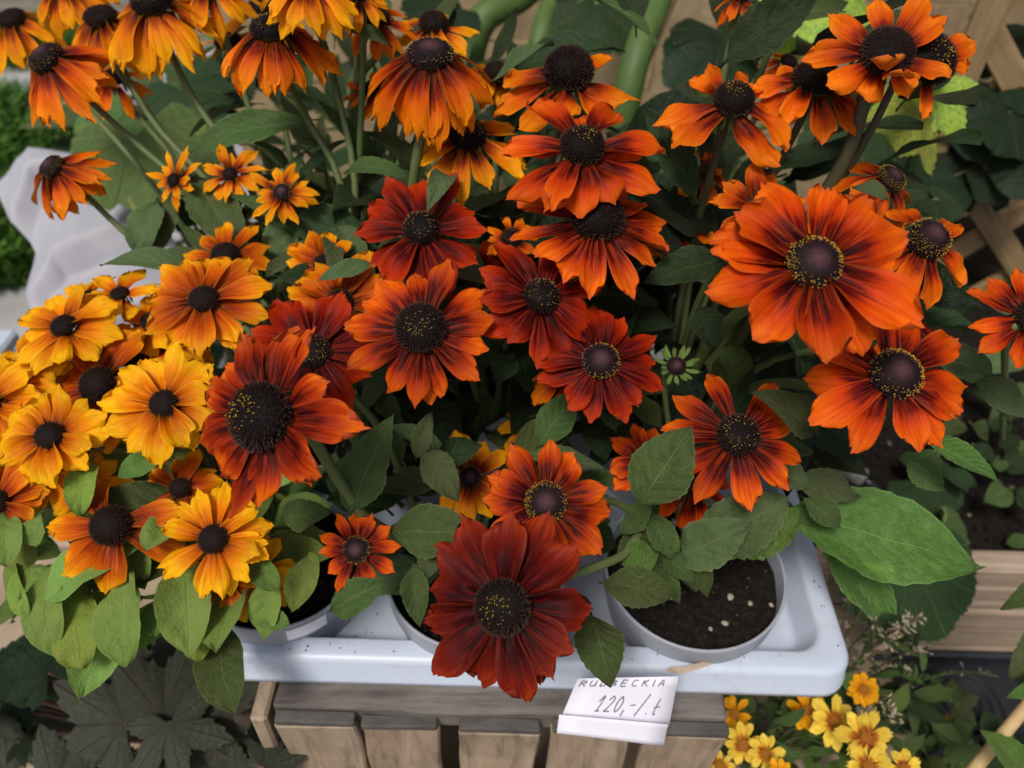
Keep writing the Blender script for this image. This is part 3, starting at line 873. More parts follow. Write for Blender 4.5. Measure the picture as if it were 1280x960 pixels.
# ------------------------------------------------------------------ crate under the tray
CZ = 0.312
cx0, cx1 = onz(324, 870, CZ).x, onz(912, 880, CZ).x
cy0 = 0.226
cr = thing('wooden_crate', ((cx0 + cx1) / 2, 0.38, 0), 'weathered wooden crate with upright slats carrying the pale tray', 'crate')
Wc = cx1 - cx0
def plank(name, x, y, z, sx, sy, sz, mat, seed, cuts=5, wob=0.0016, bev=0.0022):
    return obj(name, box_mesh(name, sx, sy, sz, mat, bev, wob, seed, cuts=cuts), Matrix.Translation((x, y, z)), cr)
plank('top_rail', (cx0 + cx1) / 2 + 0.004, cy0 + 0.022, CZ - 0.011, Wc - 0.012, 0.026, 0.022, M_RAIL, 1, 14, 0.003)
plank('top_rail', (cx0 + cx1) / 2, cy0 + 0.31, CZ - 0.025, Wc - 0.01, 0.02, 0.05, M_RAIL, 2, 8)
plank('bottom_rail', (cx0 + cx1) / 2, cy0 + 0.022, 0.035, Wc - 0.012, 0.026, 0.05, M_RAIL, 3, 8)
plank('corner_post', cx0 - 0.0012, cy0 + 0.028, CZ / 2 - 0.006, 0.012, 0.045, CZ - 0.016, M_SLAT, 6, 5)
sl_px = [(340, 442), (449, 547), (572, 675), (690, 790), (808, 911)]
for i, (a, b) in enumerate(sl_px):
    xa, xb = onz(a, 893, CZ).x, onz(b, 893, CZ).x
    hz = CZ - 0.003 - (0.004 if i in (1, 2) else 0.001)
    plank('slat', (xa + xb) / 2, cy0 + 0.0048, hz / 2 - 0.0035, xb - xa, 0.0075, hz - 0.009, M_SLAT, 10 + i, 12, 0.0028, 0.0016)
    # weathered end grain closing the slat's head
    plank('slat_end', (xa + xb) / 2 + 0.0003, cy0 + 0.0045, hz - 0.0037, xb - xa - 0.0006, 0.0088, 0.007, M_CAP, 40 + i, 3, 0.0009, 0.0012)
for i in range(5):
    plank('slat', cx0 + Wc * (i + .5) / 5, cy0 + 0.326, CZ / 2 - 0.004, Wc / 5 - .012, 0.0115, CZ - 0.014, M_SLAT, 60 + i, 3)
for sx in (cx0 + 0.006, cx1 - 0.006):
    for i in range(4):
        plank('side_slat', sx, cy0 + 0.09 + i * .068, CZ / 2 - 0.006, 0.0105, 0.055, CZ - 0.018, M_SLAT, 80 + i, 3)

# ------------------------------------------------------------------ plastic tray
TZ = 0.338
tx0, tx1 = onz(240, 835, TZ - .01).x, onz(1066, 835, TZ - .01).x
ty0, ty1 = 0.2535, 0.575
def rrect(x0, x1, y0, y1, r, n=7):
    pts = []
    for (cx, cy, a0) in ((x1 - r, y0 + r, -90), (x1 - r, y1 - r, 0), (x0 + r, y1 - r, 90), (x0 + r, y0 + r, 180)):
        for i in range(n):
            a = R(a0 + 90 * i / (n - 1)); pts.append((cx + r * math.cos(a), cy + r * math.sin(a)))
    return pts
rings = []
def ring(inset, z, r): rings.append([Vector((x, y, z)) for x, y in rrect(tx0 + inset, tx1 - inset, ty0 + inset, ty1 - inset, r)])
ring(0.0015, TZ - 0.0272, 0.022); ring(-0.0008, TZ - 0.0265, 0.0225); ring(-0.0005, TZ - 0.022, 0.0225)
ring(0.0008, TZ - 0.0205, 0.0215); ring(0.0025, TZ - 0.004, 0.020); ring(0.0045, TZ - 0.0008, 0.019); ring(0.008, TZ, 0.018)
ring(0.0175, TZ + 0.0006, 0.020); ring(0.0195, TZ - 0.0004, 0.020); ring(0.021, TZ - 0.003, 0.020); ring(0.027, TZ - 0.024, 0.018); ring(0.029, TZ - 0.0275, 0.017); ring(0.033, TZ - 0.029, 0.016)
vs = [p for r_ in rings for p in r_]; m = len(rings[0]); fs = []
for i in range(len(rings) - 1):
    for k in range(m):
        k2 = (k + 1) % m; fs.append((i * m + k, i * m + k2, (i + 1) * m + k2, (i + 1) * m + k))
fs.append(tuple((len(rings) - 1) * m + k for k in range(m)))
for p in vs:                       # thin moulded plastic is never quite straight
    p.z += 0.0012 * mnoise.noise(Vector((p.x * 9, p.y * 9, 1))); p.y += 0.0012 * mnoise.noise(Vector((p.x * 8, p.z * 20, 5)))
tm = wobj('plant_tray', vs, fs, M_TRAY)
tag(tm, 'pale blue grey plastic carrying tray on the wooden crate', 'tray')

rg = random.Random(31)
gp = []
for _ in range(46):
    e = rg.random()
    if e < .7: gp.append(Vector((rg.uniform(tx0 + .02, tx1 - .02), ty0 + rg.uniform(.008, .018), TZ + .0012)))
    else: gp.append(Vector((tx1 - rg.uniform(.007, .017), rg.uniform(ty0 + .02, ty1 - .05), TZ + .0012)))
for _ in range(70): gp.append(Vector((rg.uniform(tx0 + .04, tx1 - .036), ty0 + rg.uniform(.034, .06), TZ - .028)))
crumbs('spilled_soil', gp, .0003, .0011, M_SOIL, rg, tm)

# ------------------------------------------------------------------ pots
def pot(c, rad, zrim, hgt, label, seed, tilt=(0, 0), soil_drop=0.016, peb=8):
    rnd = random.Random(seed)
    t = thing('plant_pot', Vector((c[0], c[1], zrim - hgt)), label, 'pot', 'grey pots standing in the tray')
    W = Matrix.Translation((c[0], c[1], zrim)) @ Matrix.Rotation(tilt[0], 4, 'X') @ Matrix.Rotation(tilt[1], 4, 'Y')
    prof = [(0.01, -hgt), (0.72, -hgt), (0.90, -0.024), (0.915, -0.022), (0.975, -0.0215), (0.985, -0.020), (1.0, -0.0025), (1.0, -0.0006), (0.993, 0.0), (0.972, 0.0), (0.966, -0.001), (0.945, -0.03), (0.9, -0.05)]
    vs, fs = [], []
    na = 64
    for r_, z in prof:
        for k in range(na):
            an = 2 * math.pi * k / na; vs.append(Vector((r_ * rad * math.cos(an), r_ * rad * math.sin(an), z)))
    for i in range(len(prof) - 1):
        for k in range(na):
            k2 = (k + 1) % na; fs.append((i * na + k, i * na + k2, (i + 1) * na + k2, (i + 1) * na + k))
    obj('pot_wall', mesh('pot_wall', vs, fs, M_POT), W, t)
    vs, fs = [Vector((0, 0, -soil_drop))], []
    nr, na = 24, 72
    for i in range(1, nr + 1):
        rr = rad * 0.962 * i / nr
        for k in range(na):
            an = 2 * math.pi * k / na
            x, y = rr * math.cos(an), rr * math.sin(an)
            z = -soil_drop + 0.004 * mnoise.noise(Vector((x * 45 + seed, y * 45, 0))) + 0.0035 * mnoise.noise(Vector((x * 130, y * 130, seed))) + 0.002 * mnoise.noise(Vector((x * 330, y * 330, seed)))
            if i == nr: z -= 0.002
            vs.append(Vector((x, y, z)))
    for k in range(na): fs.append((0, 1 + k, 1 + (k + 1) % na))
    for i in range(nr - 1):
        for k in range(na):
            k2 = (k + 1) % na; fs.append((1 + i * na + k, 1 + (i + 1) * na + k, 1 + (i + 1) * na + k2, 1 + i * na + k2))
    obj('soil', mesh('soil', vs, fs, M_SOIL), W, t)
    pts = []
    for _ in range(500):
        a = rnd.random() * 6.28; r_ = rad * .93 * math.sqrt(rnd.random())
        pts.append(W @ Vector((r_ * math.cos(a), r_ * math.sin(a), -soil_drop + 0.002)))
    crumbs('soil_crumbs', pts, 0.0006, 0.0026, M_SOIL, rnd, t)
    crumbs('perlite_specks', [p + Vector((0, 0, .0012)) for p in pts[:26]], 0.0004, 0.0009, M_PEB, rnd, t)
    for i in range(peb):
        a = rnd.random() * 6.28; r_ = rad * .9 * math.sqrt(rnd.uniform(.15, 1))
        bm = bmesh.new(); bmesh.ops.create_icosphere(bm, subdivisions=2, radius=1)
        s = rnd.uniform(0.0018, 0.0034)
        for v_ in bm.verts:
            v_.co = Vector((v_.co.x * s, v_.co.y * s * .8, v_.co.z * s * .5)) * (1 + 0.25 * mnoise.noise(v_.co * 1.7 + Vector((i, 0, 0))))
        me = bpy.data.meshes.new('pebble'); bm.to_mesh(me); bm.free(); me.materials.append(M_PEB)
        me.polygons.foreach_set('use_smooth', [True] * len(me.polygons))
        obj('pebble', me, W @ Matrix.Translation((r_ * math.cos(a), r_ * math.sin(a), -soil_drop + 0.0045)) @ Matrix.Rotation(a * 3, 4, 'Z'), t)
    return t, W
ZR = 0.362
pc = onz(868, 708, ZR)
RP = 0.0655
SPX = 0.149
PX = {'C': (pc.x, pc.y), 'B': (pc.x - SPX - .010, pc.y - 0.003), 'A': (pc.x - 2 * SPX - .006, pc.y + 0.002),
      'E': (pc.x - 0.002, pc.y + .146), 'D': (pc.x - SPX, pc.y + .148), 'F': (pc.x - 2 * SPX, pc.y + .15)}
potA, WA = pot(PX['A'], 0.0625, ZR, 0.10, 'grey pot with a white sticker under the yellow coneflowers', 1, (R(-1), R(2)), peb=2)
potB, WB = pot(PX['B'], RP, ZR - .002, 0.10, 'grey pot behind the large mahogany flower', 2, (R(1), 0), peb=5)
potC, WC = pot(PX['C'], RP, ZR, 0.10, 'grey pot with bare dark soil and pale pebbles by the tray corner', 3, (R(2), R(-1)), peb=12)
potD, WD = pot(PX['D'], RP, ZR, 0.10, 'shaded grey pot holding a grey plastic tag amid the red flowers', 4, peb=2)
potE, WE = pot(PX['E'], RP, ZR, 0.10, 'grey pot hidden in shade below the largest orange flower', 5, peb=2)
potF, WF = pot(PX['F'], RP, ZR, 0.10, 'grey pot in shade under the drooping orange coneflowers', 6, peb=2)
# white sticker on the rim of the pot under the yellow flowers
vs, fs = [], []
for i in range(9):
    an = R(-72 + 26 * i / 8)
    for z in (-0.0165, -0.0035):
        rr = 0.0625 * (0.9865 + (z + 0.020) / 0.0175 * 0.0135) + 0.0006
        vs.append(WA @ Vector((rr * math.cos(an), rr * math.sin(an), z)))
for i in range(8): fs.append((2 * i, 2 * i + 2, 2 * i + 3, 2 * i + 1))
wobj('sticker', vs, fs, M_PAPER, potA)
# grey tag in the pot at the back
tgp = thing('plant_tag', P(640, 560, 0.62), 'grey rounded plastic tag leaning among dark leaves', 'plant tag')
b0, b1 = P(600, 610, .60), P(640, 528, .62)
axt = (b1 - b0); ln = axt.length; axt.normalize(); sdv = axt.cross(-FWD).normalized(); nv = sdv.cross(axt)
out = [(-.55, -.3), (-.62, .3), (-.55, .75), (-.25, 1.0), (.3, 1.02), (.55, .8), (.5, .35), (.25, -.1), (.05, -.5), (-.2, -.6)]
vs = [b0 + axt * (y * ln) + sdv * (x * .032) + nv * o for o in (0, .0012) for x, y in out]; m = len(out)
fs = [tuple(range(m - 1, -1, -1)), tuple(range(m, 2 * m))] + [(k, (k + 1) % m, m + (k + 1) % m, m + k) for k in range(m)]
wobj('tag_plate', vs, fs, M_TAG, tgp, smooth=False)

# kraft paper scrap under the rim of the right pot
kp = [onz(a, b, TZ + c) for a, b, c in ((832, 838, .002), (850, 843, .0015), (872, 837, .002), (893, 829, .003), (880, 827, .006), (855, 833, .006), (838, 834, .005))]
for p in kp: p.y = min(p.y, pc.y - math.sqrt(max(0, (RP * .95) ** 2 - (p.x - pc.x) ** 2)))
tag(wobj('paper_scrap', kp, [tuple(range(7))], simple('kraft_paper', (0.40, 0.31, 0.22), (0.52, 0.42, 0.32), 40, .8), smooth=False), 'small brown paper scrap under the pot rim on the tray', 'paper')

# ------------------------------------------------------------------ price card
PCY = cy0 - 0.006
def pcp(px, py, y): return ony(px, py, y)
pt = thing('price_card', pcp(770, 890, PCY), 'white handwritten price card hung on the crate rail', 'price card')
A_, B_, C_, D_ = pcp(722, 848, PCY + .012), pcp(848, 845, PCY + .012), pcp(836, 908, PCY - .003), pcp(701, 898, PCY - .003)
def quad_sheet(name, a, b, c, d, mat, parent, n=6, bend=0.0012):
    vs = []
    nrm = (b - a).cross(d - a).normalized()
    for i in range(n):
        for j in range(n):
            s, t = i / (n - 1), j / (n - 1)
            p = a.lerp(b, t).lerp(d.lerp(c, t), s)
            vs.append(p + nrm * bend * (math.sin(s * 3.1) + 0.5 * math.sin(t * 5)))
    o = wobj(name, vs, grid_faces(n, n), mat, parent)
    sm = o.modifiers.new('thickness', 'SOLIDIFY'); sm.thickness = 0.0004
    return o, nrm
co_, cn = quad_sheet('card', A_, B_, C_, D_, M_PAPER, pt, bend=0.0003)
if cn.y > 0: cn = -cn
quad_sheet('lower_strip', pcp(699, 893, PCY - .0036), pcp(835, 905, PCY - .0036), pcp(829, 932, PCY - .0105), pcp(696, 916, PCY - .0105), M_PAPER, pt, bend=.0002)
def pen(strokes, w=0.00048, name='handwriting'):
    vs, fs = [], []
    for stq in strokes:
        pts = []
        for (u_, v_) in stq:
            p = A_.lerp(B_, u_).lerp(D_.lerp(C_, u_), v_)
            pts.append(p + cn * 0.0009)
        if len(pts) > 2: pts = spline(pts, len(pts) * 3)
        vv, ff, _ = tube_geo(pts, w, w, 5)
        k = len(vs); vs += vv; fs += [tuple(k + i for i in q) for q in ff]
    o = wobj(name, vs, fs, M_INK, pt)
    return o
def glyph(ch):
    return {
     'R': [[(0, 1), (0.05, 0)], [(0.05, 0), (.6, .05), (.65, .35), (.1, .5)], [(.25, .5), (.75, 1)]],
     'U': [[(0, 0), (0, .7), (.3, 1), (.6, .7), (.65, 0)], [(.65, 0), (.7, 1)]],
     'D': [[(.05, 0), (0, 1)], [(.05, 0), (.6, .2), (.6, .8), (0, 1)]],
     'B': [[(.05, 0), (0, 1)], [(.05, 0), (.55, .15), (.1, .48)], [(.1, .48), (.65, .7), (0, 1)]],
     'E': [[(.6, .02), (.05, 0), (0, 1), (.6, .98)], [(.05, .5), (.5, .48)]],
     'C': [[(.65, .12), (.25, 0), (0, .5), (.2, 1), (.62, .9)]],
     'K': [[(.05, 0), (0, 1)], [(.62, 0), (.05, .55)], [(.2, .45), (.65, 1)]],
     'I': [[(.15, 0), (.1, 1)]],
     'A': [[(0, 1), (.4, 0), (.62, 1)], [(.12, .65), (.55, .62)]],
     '1': [[(0, .35), (.42, 0), (.3, 1)], [(.05, 1.0), (.6, .97)]],
     '2': [[(.05, .25), (.35, 0), (.62, .25), (.3, .7), (0, 1)], [(0, 1), (.68, .96)]],
     '0': [[(.35, 0), (.02, .4), (.15, .95), (.5, .85), (.66, .35), (.35, 0)]],
     ',': [[(.12, .85), (.02, 1.2)]], '-': [[(0, .55), (.6, .5)]], '/': [[(.75, -.15), (-.1, 1.15)]],
     't': [[(.45, .1), (.25, .95), (.55, .98)], [(.05, .62), (.75, .55)]], '.': [[(.05, .96), (.12, 1.02)]]}[ch]
def write(txt, u0, v0, cw, chh, slant, w, adv=1.25):
    st = []; u = u0
    for c in txt:
        ww = cw * (0.55 if c in 'I,.' else 1.0)
        for g in glyph(c):
            st.append([(u + x * ww + slant * (1 - y), v0 + y * chh) for x, y in g])
        u += ww * adv
    return pen(st, w)
write('RUDBECKIA', 0.04, 0.05, 0.078, 0.13, 0.012, 0.00034, 1.32)
write('120,-/.t', 0.27, 0.40, 0.078, 0.36, 0.035, 0.00036, 1.12)
# ------------------------------------------------------------------ coneflower plants
def soilpt(k, dx=0, dy=0): return Vector((PX[k][0] + dx, PX[k][1] + dy, ZR - 0.016))
plA = thing('coneflower_plant', soilpt('A'), 'compact plant of golden yellow coneflowers over broad light green leaves', 'flower plant')
plB = thing('coneflower_plant', soilpt('B'), 'plant bearing the big domed dark orange flower and a tiny orange one', 'flower plant')
plC = thing('coneflower_plant', soilpt('C'), 'plant bearing the deep mahogany flower hanging over the tray edge', 'flower plant')
plD = thing('coneflower_plant', soilpt('D'), 'tall plant crowded with red and rust coneflowers with domed dark centres', 'flower plant')
plE = thing('coneflower_plant', soilpt('E'), 'tall plant bearing the largest bright orange flower with a yellow ringed centre', 'flower plant')
plF = thing('coneflower_plant', soilpt('F'), 'tall plant of drooping orange yellow coneflowers on long hairy stems', 'flower plant')
bedp = onz(1270, 560, 0.18)
plG = thing('coneflower_plant', bedp, 'plant rooted in the planter bed with one orange flower before the trellis', 'flower plant')

fl = flower
# --- golden yellow plant (front of the tray, over the stickered pot)
fl(plA, 205, 505, .465, 62, 11, .52, 12, -8, .05, .25, 19, .7, 'plain', 'yel', 101, second=6, tipw=.45)
fl(plA, 62, 545, .465, 56, 11, .55, 14, -14, -.05, .3, 19, .7, 'plain', 'yel', 102, second=6)
fl(plA, 80, 408, .50, 56, 11, .52, 8, -22, -.1, .55, 17, .7, 'plain', 'yel', 103, second=4)
fl(plA, 255, 375, .49, 66, 11, .48, 8, -10, .05, .45, 20, .75, 'plain', 'yor', 104, second=5)
fl(plA, 125, 482, .50, 78, 11, .5, 4, -28, -.1, .3, 25, .9, 'plain', 'yor', 105, second=4)
fl(plA, 140, 657, .455, 84, 9, .48, -4, -26, .0, .28, 27, .9, 'plain', 'yor', 106, skip=((60, 130), (290, 318)), tipw=.4)
fl(plA, 267, 674, .45, 66, 13, .42, 10, -22, -.02, .38, 20, .7, 'plain', 'yel', 107, second=8)
fl(plA, 285, 728, .475, 52, 10, .42, 0, -35, .0, .35, 15, .7, 'plain', 'yel', 108)
fl(plA, 150, 368, .53, 42, 10, .5, 8, -10, .0, .7, 13, .6, 'plain', 'yel', 109)
fl(plA, 190, 402, .525, 48, 10, .5, 4, -20, -.05, .5, 15, .6, 'plain', 'yel', 110)
fl(plA, -12, 505, .49, 62, 11, .5, 6, -20, -.1, .4, 18, .6, 'plain', 'yel', 111, second=4)
fl(plA, -5, 628, .475, 50, 11, .5, 6, -22, -.1, .3, 18, .7, 'plain', 'yor', 112, second=4)
fl(plA, 60, 590, .49, 44, 10, .5, -5, -35, .1, .3, 15, .6, 'plain', 'yel', 113)
fl(plA, 88, 752, .475, 26, 8, .42, 0, -50, .3, .1, 9, .8, 'plain', 'yel', 114)
fl(plA, 45, 755, .485, 22, 7, .5, 0, -50, -.3, .1, 8, .8, 'plain', 'yel', 115)
fl(plA, 30, 455, .51, 48, 10, .5, 5, -18, -.1, .5, 15, .6, 'plain', 'yel', 116)
fl(plA, 175, 455, .515, 52, 11, .5, 2, -20, .1, .45, 15, .6, 'plain', 'yor', 117)

fl(plA, 20, 478, .50, 48, 11, .5, 4, -20, -.2, .4, 15, .6, 'plain', 'yel', 118, second=3)
fl(plA, 105, 610, .49, 46, 10, .48, -4, -34, .1, .2, 14, .7, 'plain', 'yel', 119)
fl(plA, 225, 610, .49, 44, 10, .48, 0, -28, .1, .3, 14, .7, 'plain', 'yor', 120)
fl(plA, 210, 430, .53, 48, 11, .48, 2, -24, .1, .4, 15, .7, 'plain', 'yel', 121, second=3)
fl(plA, 110, 372, .54, 40, 10, .5, 4, -20, -.1, .6, 12, .6, 'plain', 'yel', 122)
fl(plA, 320, 715, .48, 46, 10, .44, -6, -40, .15, .25, 14, .7, 'plain', 'yel', 123)
fl(plF, 262, -14, .56, 58, 12, .36, -20, -64, .0, .6, 20, .6, 'plain', 'dry', 621, tipw=.3)
fl(plF, 440, -24, .53, 60, 12, .36, -24, -68, .0, .6, 20, .6, 'plain', 'dry', 622, tipw=.3)
fl(plF, 330, 8, .62, 56, 12, .36, -22, -66, .1, .6, 20, .6, 'plain', 'dry', 623, tipw=.3)
fl(plF, 15, 25, .68, 60, 12, .36, -22, -66, -.1, .6, 20, .6, 'plain', 'dry', 624, tipw=.3)
# --- centre front pot
fl(plB, 332, 522, .385, 100, 13, .46, 16, -16, -.42, .12, 46, .95, 'oldp', 'mho', 201, via=[(430, 610, .45), (468, 655, .48)], ragged=.17, tipw=.36, notch=.07, stem_r=.003, hairs=160)
fl(plB, 446, 687, .46, 43, 12, .42, 12, -8, -.02, .2, 18, .7, 'button', 'rdo', 202, tipw=.35)
fl(plB, 588, 597, .54, 50, 11, .45, 8, -18, .05, .3, 15, .7, 'button', 'dry', 203, skip=((130, 215),))
fl(plB, 668, 532, .56, 40, 10, .45, -10, -40, .1, .55, 14, .6, 'button', 'dry', 204)
fl(plB, 392, 440, .46, 78, 12, .46, 6, -18, .1, .3, 24, .7, 'ring', 'red', 205, ragged=.15)

# --- right front pot
fl(plC, 630, 757, .385, 98, 13, .46, 12, -12, -.24, .02, 38, .9, 'oldp', 'mah', 301, via=[(735, 712, .43), (782, 692, .455), (800, 668, .475)], root=soilpt('C', -.034, .0), ragged=.15, tipw=.36, notch=.07, second=3, stem='green', stem_r=.0023, hairs=160)
fl(plC, 682, 628, .43, 68, 11, .50, 14, -10, .02, .22, 27, .6, 'bring', 'rdo', 302, ragged=.12)
fl(plC, 922, 545, .44, 80, 11, .42, 4, -16, -.04, .34, 29, .8, 'ring', 'rdo', 303, ragged=.14, skip=((55, 80),))
fl(plC, 868, 603, .475, 58, 9, .42, -30, -58, -.05, .45, 22, .8, 'plain', 'rdo', 304)
fl(plC, 806, 578, .50, 44, 9, .5, 5, -25, .1, .35, 14, .7, 'plain', 'rdo', 305)

# --- red and rust plant at the back
fl(plD, 526, 412, .43, 72, 13, .45, 8, -14, -.02, .3, 34, .9, 'oldp', 'rdo', 401, second=2, ragged=.14)
fl(plD, 676, 372, .45, 70, 13, .46, 4, -22, .22, .35, 25, .9, 'ring', 'red', 402, second=1, ragged=.15)
fl(plD, 750, 453, .44, 66, 13, .44, -2, -26, .02, .36, 25, .75, 'button', 'red', 403, second=2, ragged=.12)
fl(plD, 527, 288, .47, 72, 12, .46, 8, -14, -.04, .38, 25, .85, 'ring', 'red', 404, ragged=.13, second=0)
fl(plD, 746, 278, .45, 84, 13, .42, -6, -26, .05, .58, 36, 1.05, 'old', 'rdo', 405, ragged=.15, skip=((70, 110),))
fl(plD, 727, 188, .44, 84, 12, .47, 2, -22, .0, .5, 30, 1.05, 'oldp', 'org', 406, ragged=.16, second=1)
fl(plD, 710, 98, .50, 76, 11, .44, -6, -24, .03, .68, 33, 1.25, 'old', 'dro', 407, ragged=.2, skip=((75, 105),), stem='dark')
fl(plD, 640, 298, .52, 26, 10, .45, 10, -10, .0, .45, 15, .7, 'ring', 'dro', 408)
fl(plD, 843, 282, .54, 46, 10, .46, 0, -30, .1, .5, 15, .7, 'plain', 'dro', 409)
fl(plD, 620, 92, .58, 44, 9, .5, -5, -30, .1, .65, 17, .9, 'plain', 'dry', 410)
fl(plD, 600, 340, .55, 46, 10, .46, 0, -30, .0, .4, 15, .7, 'plain', 'red', 411)
fl(plD, 705, 470, .54, 40, 9, .46, 0, -30, -.1, .4, 14, .7, 'plain', 'dro', 412)

# --- large orange plant
fl(plE, 1016, 330, .36, 116, 12, .47, 8, -14, .02, .26, 36, .62, 'bring', 'org', 501, second=2, ragged=.17, tipw=.5, notch=.07, stem_r=.003)
fl(plE, 1117, 470, .395, 92, 12, .45, 2, -18, .04, .38, 34, .75, 'bring', 'org', 502, ragged=.13, second=0, stem_r=.003)
fl(plE, 1156, 302, .44, 66, 10, .50, -8, -38, .18, .38, 28, .95, 'bring', 'orb', 503, ragged=.16, skip=((120, 200),))
fl(plE, 1112, 225, .47, 54, 9, .50, -22, -50, .3, .5, 20, .7, 'bring', 'orb', 504, ragged=.15)
fl(plE, 916, 128, .45, 72, 9, .50, -8, -30, .02, .5, 27, .95, 'oldp', 'orb', 505, ragged=.2, skip=((60, 120), (240, 252)), stem='dark', extra=((125, .55, .5, 20, 60),))
fl(plE, 1018, 104, .46, 66, 10, .50, -14, -40, .03, .62, 31, .95, 'oldp', 'orb', 506, ragged=.13, stem='dark', skip=((70, 110),))
fl(plE, 1108, 66, .42, 68, 9, .52, 16, 0, -.12, .2, 34, .7, 'old', 'orb', 507, ragged=.22, stem='dark', via=[(1060, 190, .47), (1020, 260, .50)], stem_r=.0036, skip=((330, 359), (0, 10)), extra=((250, .8, 1, 40, 110), (275, .8, 1, 30, 80)))
fl(plE, 1160, 75, .43, 58, 9, .5, 6, -10, .22, .1, 36, .7, 'oldp', 'orb', 508, ragged=.2, stem='dark', via=[(1090, 160, .47), (1040, 240, .50)], skip=((110, 250), (-60, -25)))
fl(plE, 948, 262, .45, 62, 9, .4, 22, 0, .0, .3, 18, .7, 'plain', 'orb', 509, ragged=.15)
fl(plE, 985, 78, .55, 34, 9, .42, -20, -55, .3, .5, 12, .8, 'plain', 'orb', 510)
fl(plE, 925, -4, .50, 32, 9, .42, -30, -70, .0, .6, 12, .8, 'plain', 'orb', 511)
fl(plE, 985, -8, .50, 26, 8, .42, -30, -70, .0, .6, 10, .8, 'plain', 'orb', 512)
fl(plE, 868, 168, .55, 40, 9, .44, -15, -40, .1, .5, 20, .9, 'plain', 'dro', 513, stem='dark')
fl(plE, 882, 215, .53, 36, 8, .46, -10, -45, .2, .4, 12, .8, 'plain', 'dro', 514)
fl(plE, 1140, 400, .47, 52, 9, .44, -25, -60, .1, .5, 16, .8, 'plain', 'org', 515)

# --- drooping orange and yellow plant
fl(plF, 538, 70, .46, 98, 17, 0.33, -28, -74, .03, .62, 32, .55, 'button', 'dro', 601, second=8, tipw=.28, ragged=.1, stem_r=.003, hairs=220, via=[(522, 190, .50), (505, 280, .54)])
fl(plF, 340, 38, .50, 76, 17, 0.33, -24, -70, .0, .68, 29, .6, 'ring', 'dro', 602, second=8, tipw=.26, via=[(385, 150, .56), (430, 250, .58)], hairs=160)
fl(plF, 60, 75, .56, 80, 15, 0.34, -24, -54, -.34, .5, 25, .7, 'button', 'dro', 603, second=7, tipw=.25, via=[(160, 170, .60), (300, 300, .62)])
fl(plF, 66, 210, .57, 62, 15, 0.36, -26, -54, -.36, .42, 18, .65, 'button', 'dro', 604, second=6, tipw=.25, via=[(150, 285, .60), (230, 355, .62), (330, 430, .62)])
fl(plF, 126, 22, .58, 68, 14, 0.36, -24, -66, .0, .6, 22, .6, 'plain', 'dry', 605, second=6, via=[(190, 150, .60), (300, 280, .62)], tipw=.3)
fl(plF, 190, 5, .54, 82, 16, 0.35, -22, -66, .0, .6, 27, .7, 'ring', 'dry', 606, second=8, via=[(240, 120, .58), (320, 250, .60)], tipw=.3)
fl(plF, 385, -24, .47, 68, 14, 0.36, -20, -64, .0, .6, 26, .6, 'plain', 'dry', 607, second=6, via=[(420, 110, .55), (445, 250, .58)], tipw=.3)
fl(plF, 78, -18, .60, 62, 14, 0.36, -26, -68, -.1, .6, 20, .6, 'plain', 'dry', 608, second=6, tipw=.3)
fl(plF, 142, 98, .70, 44, 10, .38, -20, -50, .1, .4, 15, .6, 'plain', 'dro', 609)
fl(plF, 218, 226, .57, 38, 13, .3, 20, -10, -.45, .05, 10, .8, 'plain', 'dry', 610, ragged=.25)
fl(plF, 288, 218, .57, 40, 14, .3, 14, -20, .0, .3, 10, .8, 'plain', 'dry', 611, ragged=.3)
fl(plF, 353, 241, .54, 40, 15, .3, 14, -12, .02, .25, 12, .75, 'button', 'dry', 612, ragged=.25)
fl(plF, 282, 320, .53, 48, 11, .46, 6, -25, .05, .5, 19, .8, 'plain', 'yor', 613)
fl(plF, 425, 380, .50, 66, 12, .46, 8, -16, -.1, .4, 20, .8, 'plain', 'yor', 614, second=4)
fl(plF, 472, 24, .53, 48, 12, .36, -20, -58, .0, .55, 17, .7, 'plain', 'dro', 615, via=[(440, 120, .57), (440, 250, .6)])
fl(plF, 466, 112, .56, 32, 12, .34, 0, -30, -.1, .35, 14, .6, 'plain', 'dro', 616)
fl(plF, 542, 32, .56, 46, 9, .44, -5, -35, .1, .6, 20, .9, 'plain', 'dry', 617)
fl(plF, 585, 172, .50, 76, 11, .42, -14, -44, .03, .5, 25, .9, 'ring', 'dry', 618, ragged=.18)
fl(plF, 405, 330, .53, 44, 11, .46, 4, -20, .1, .45, 14, .8, 'plain', 'yor', 619)
fl(plF, 448, -6, .50, 40, 11, .36, -20, -60, .0, .55, 15, .7, 'plain', 'dry', 620)
# --- plant in the bed
fl(plG, 1292, 398, .41, 72, 12, .40, 0, -16, .0, .35, 26, .8, 'plain', 'org', 701, ragged=.13)

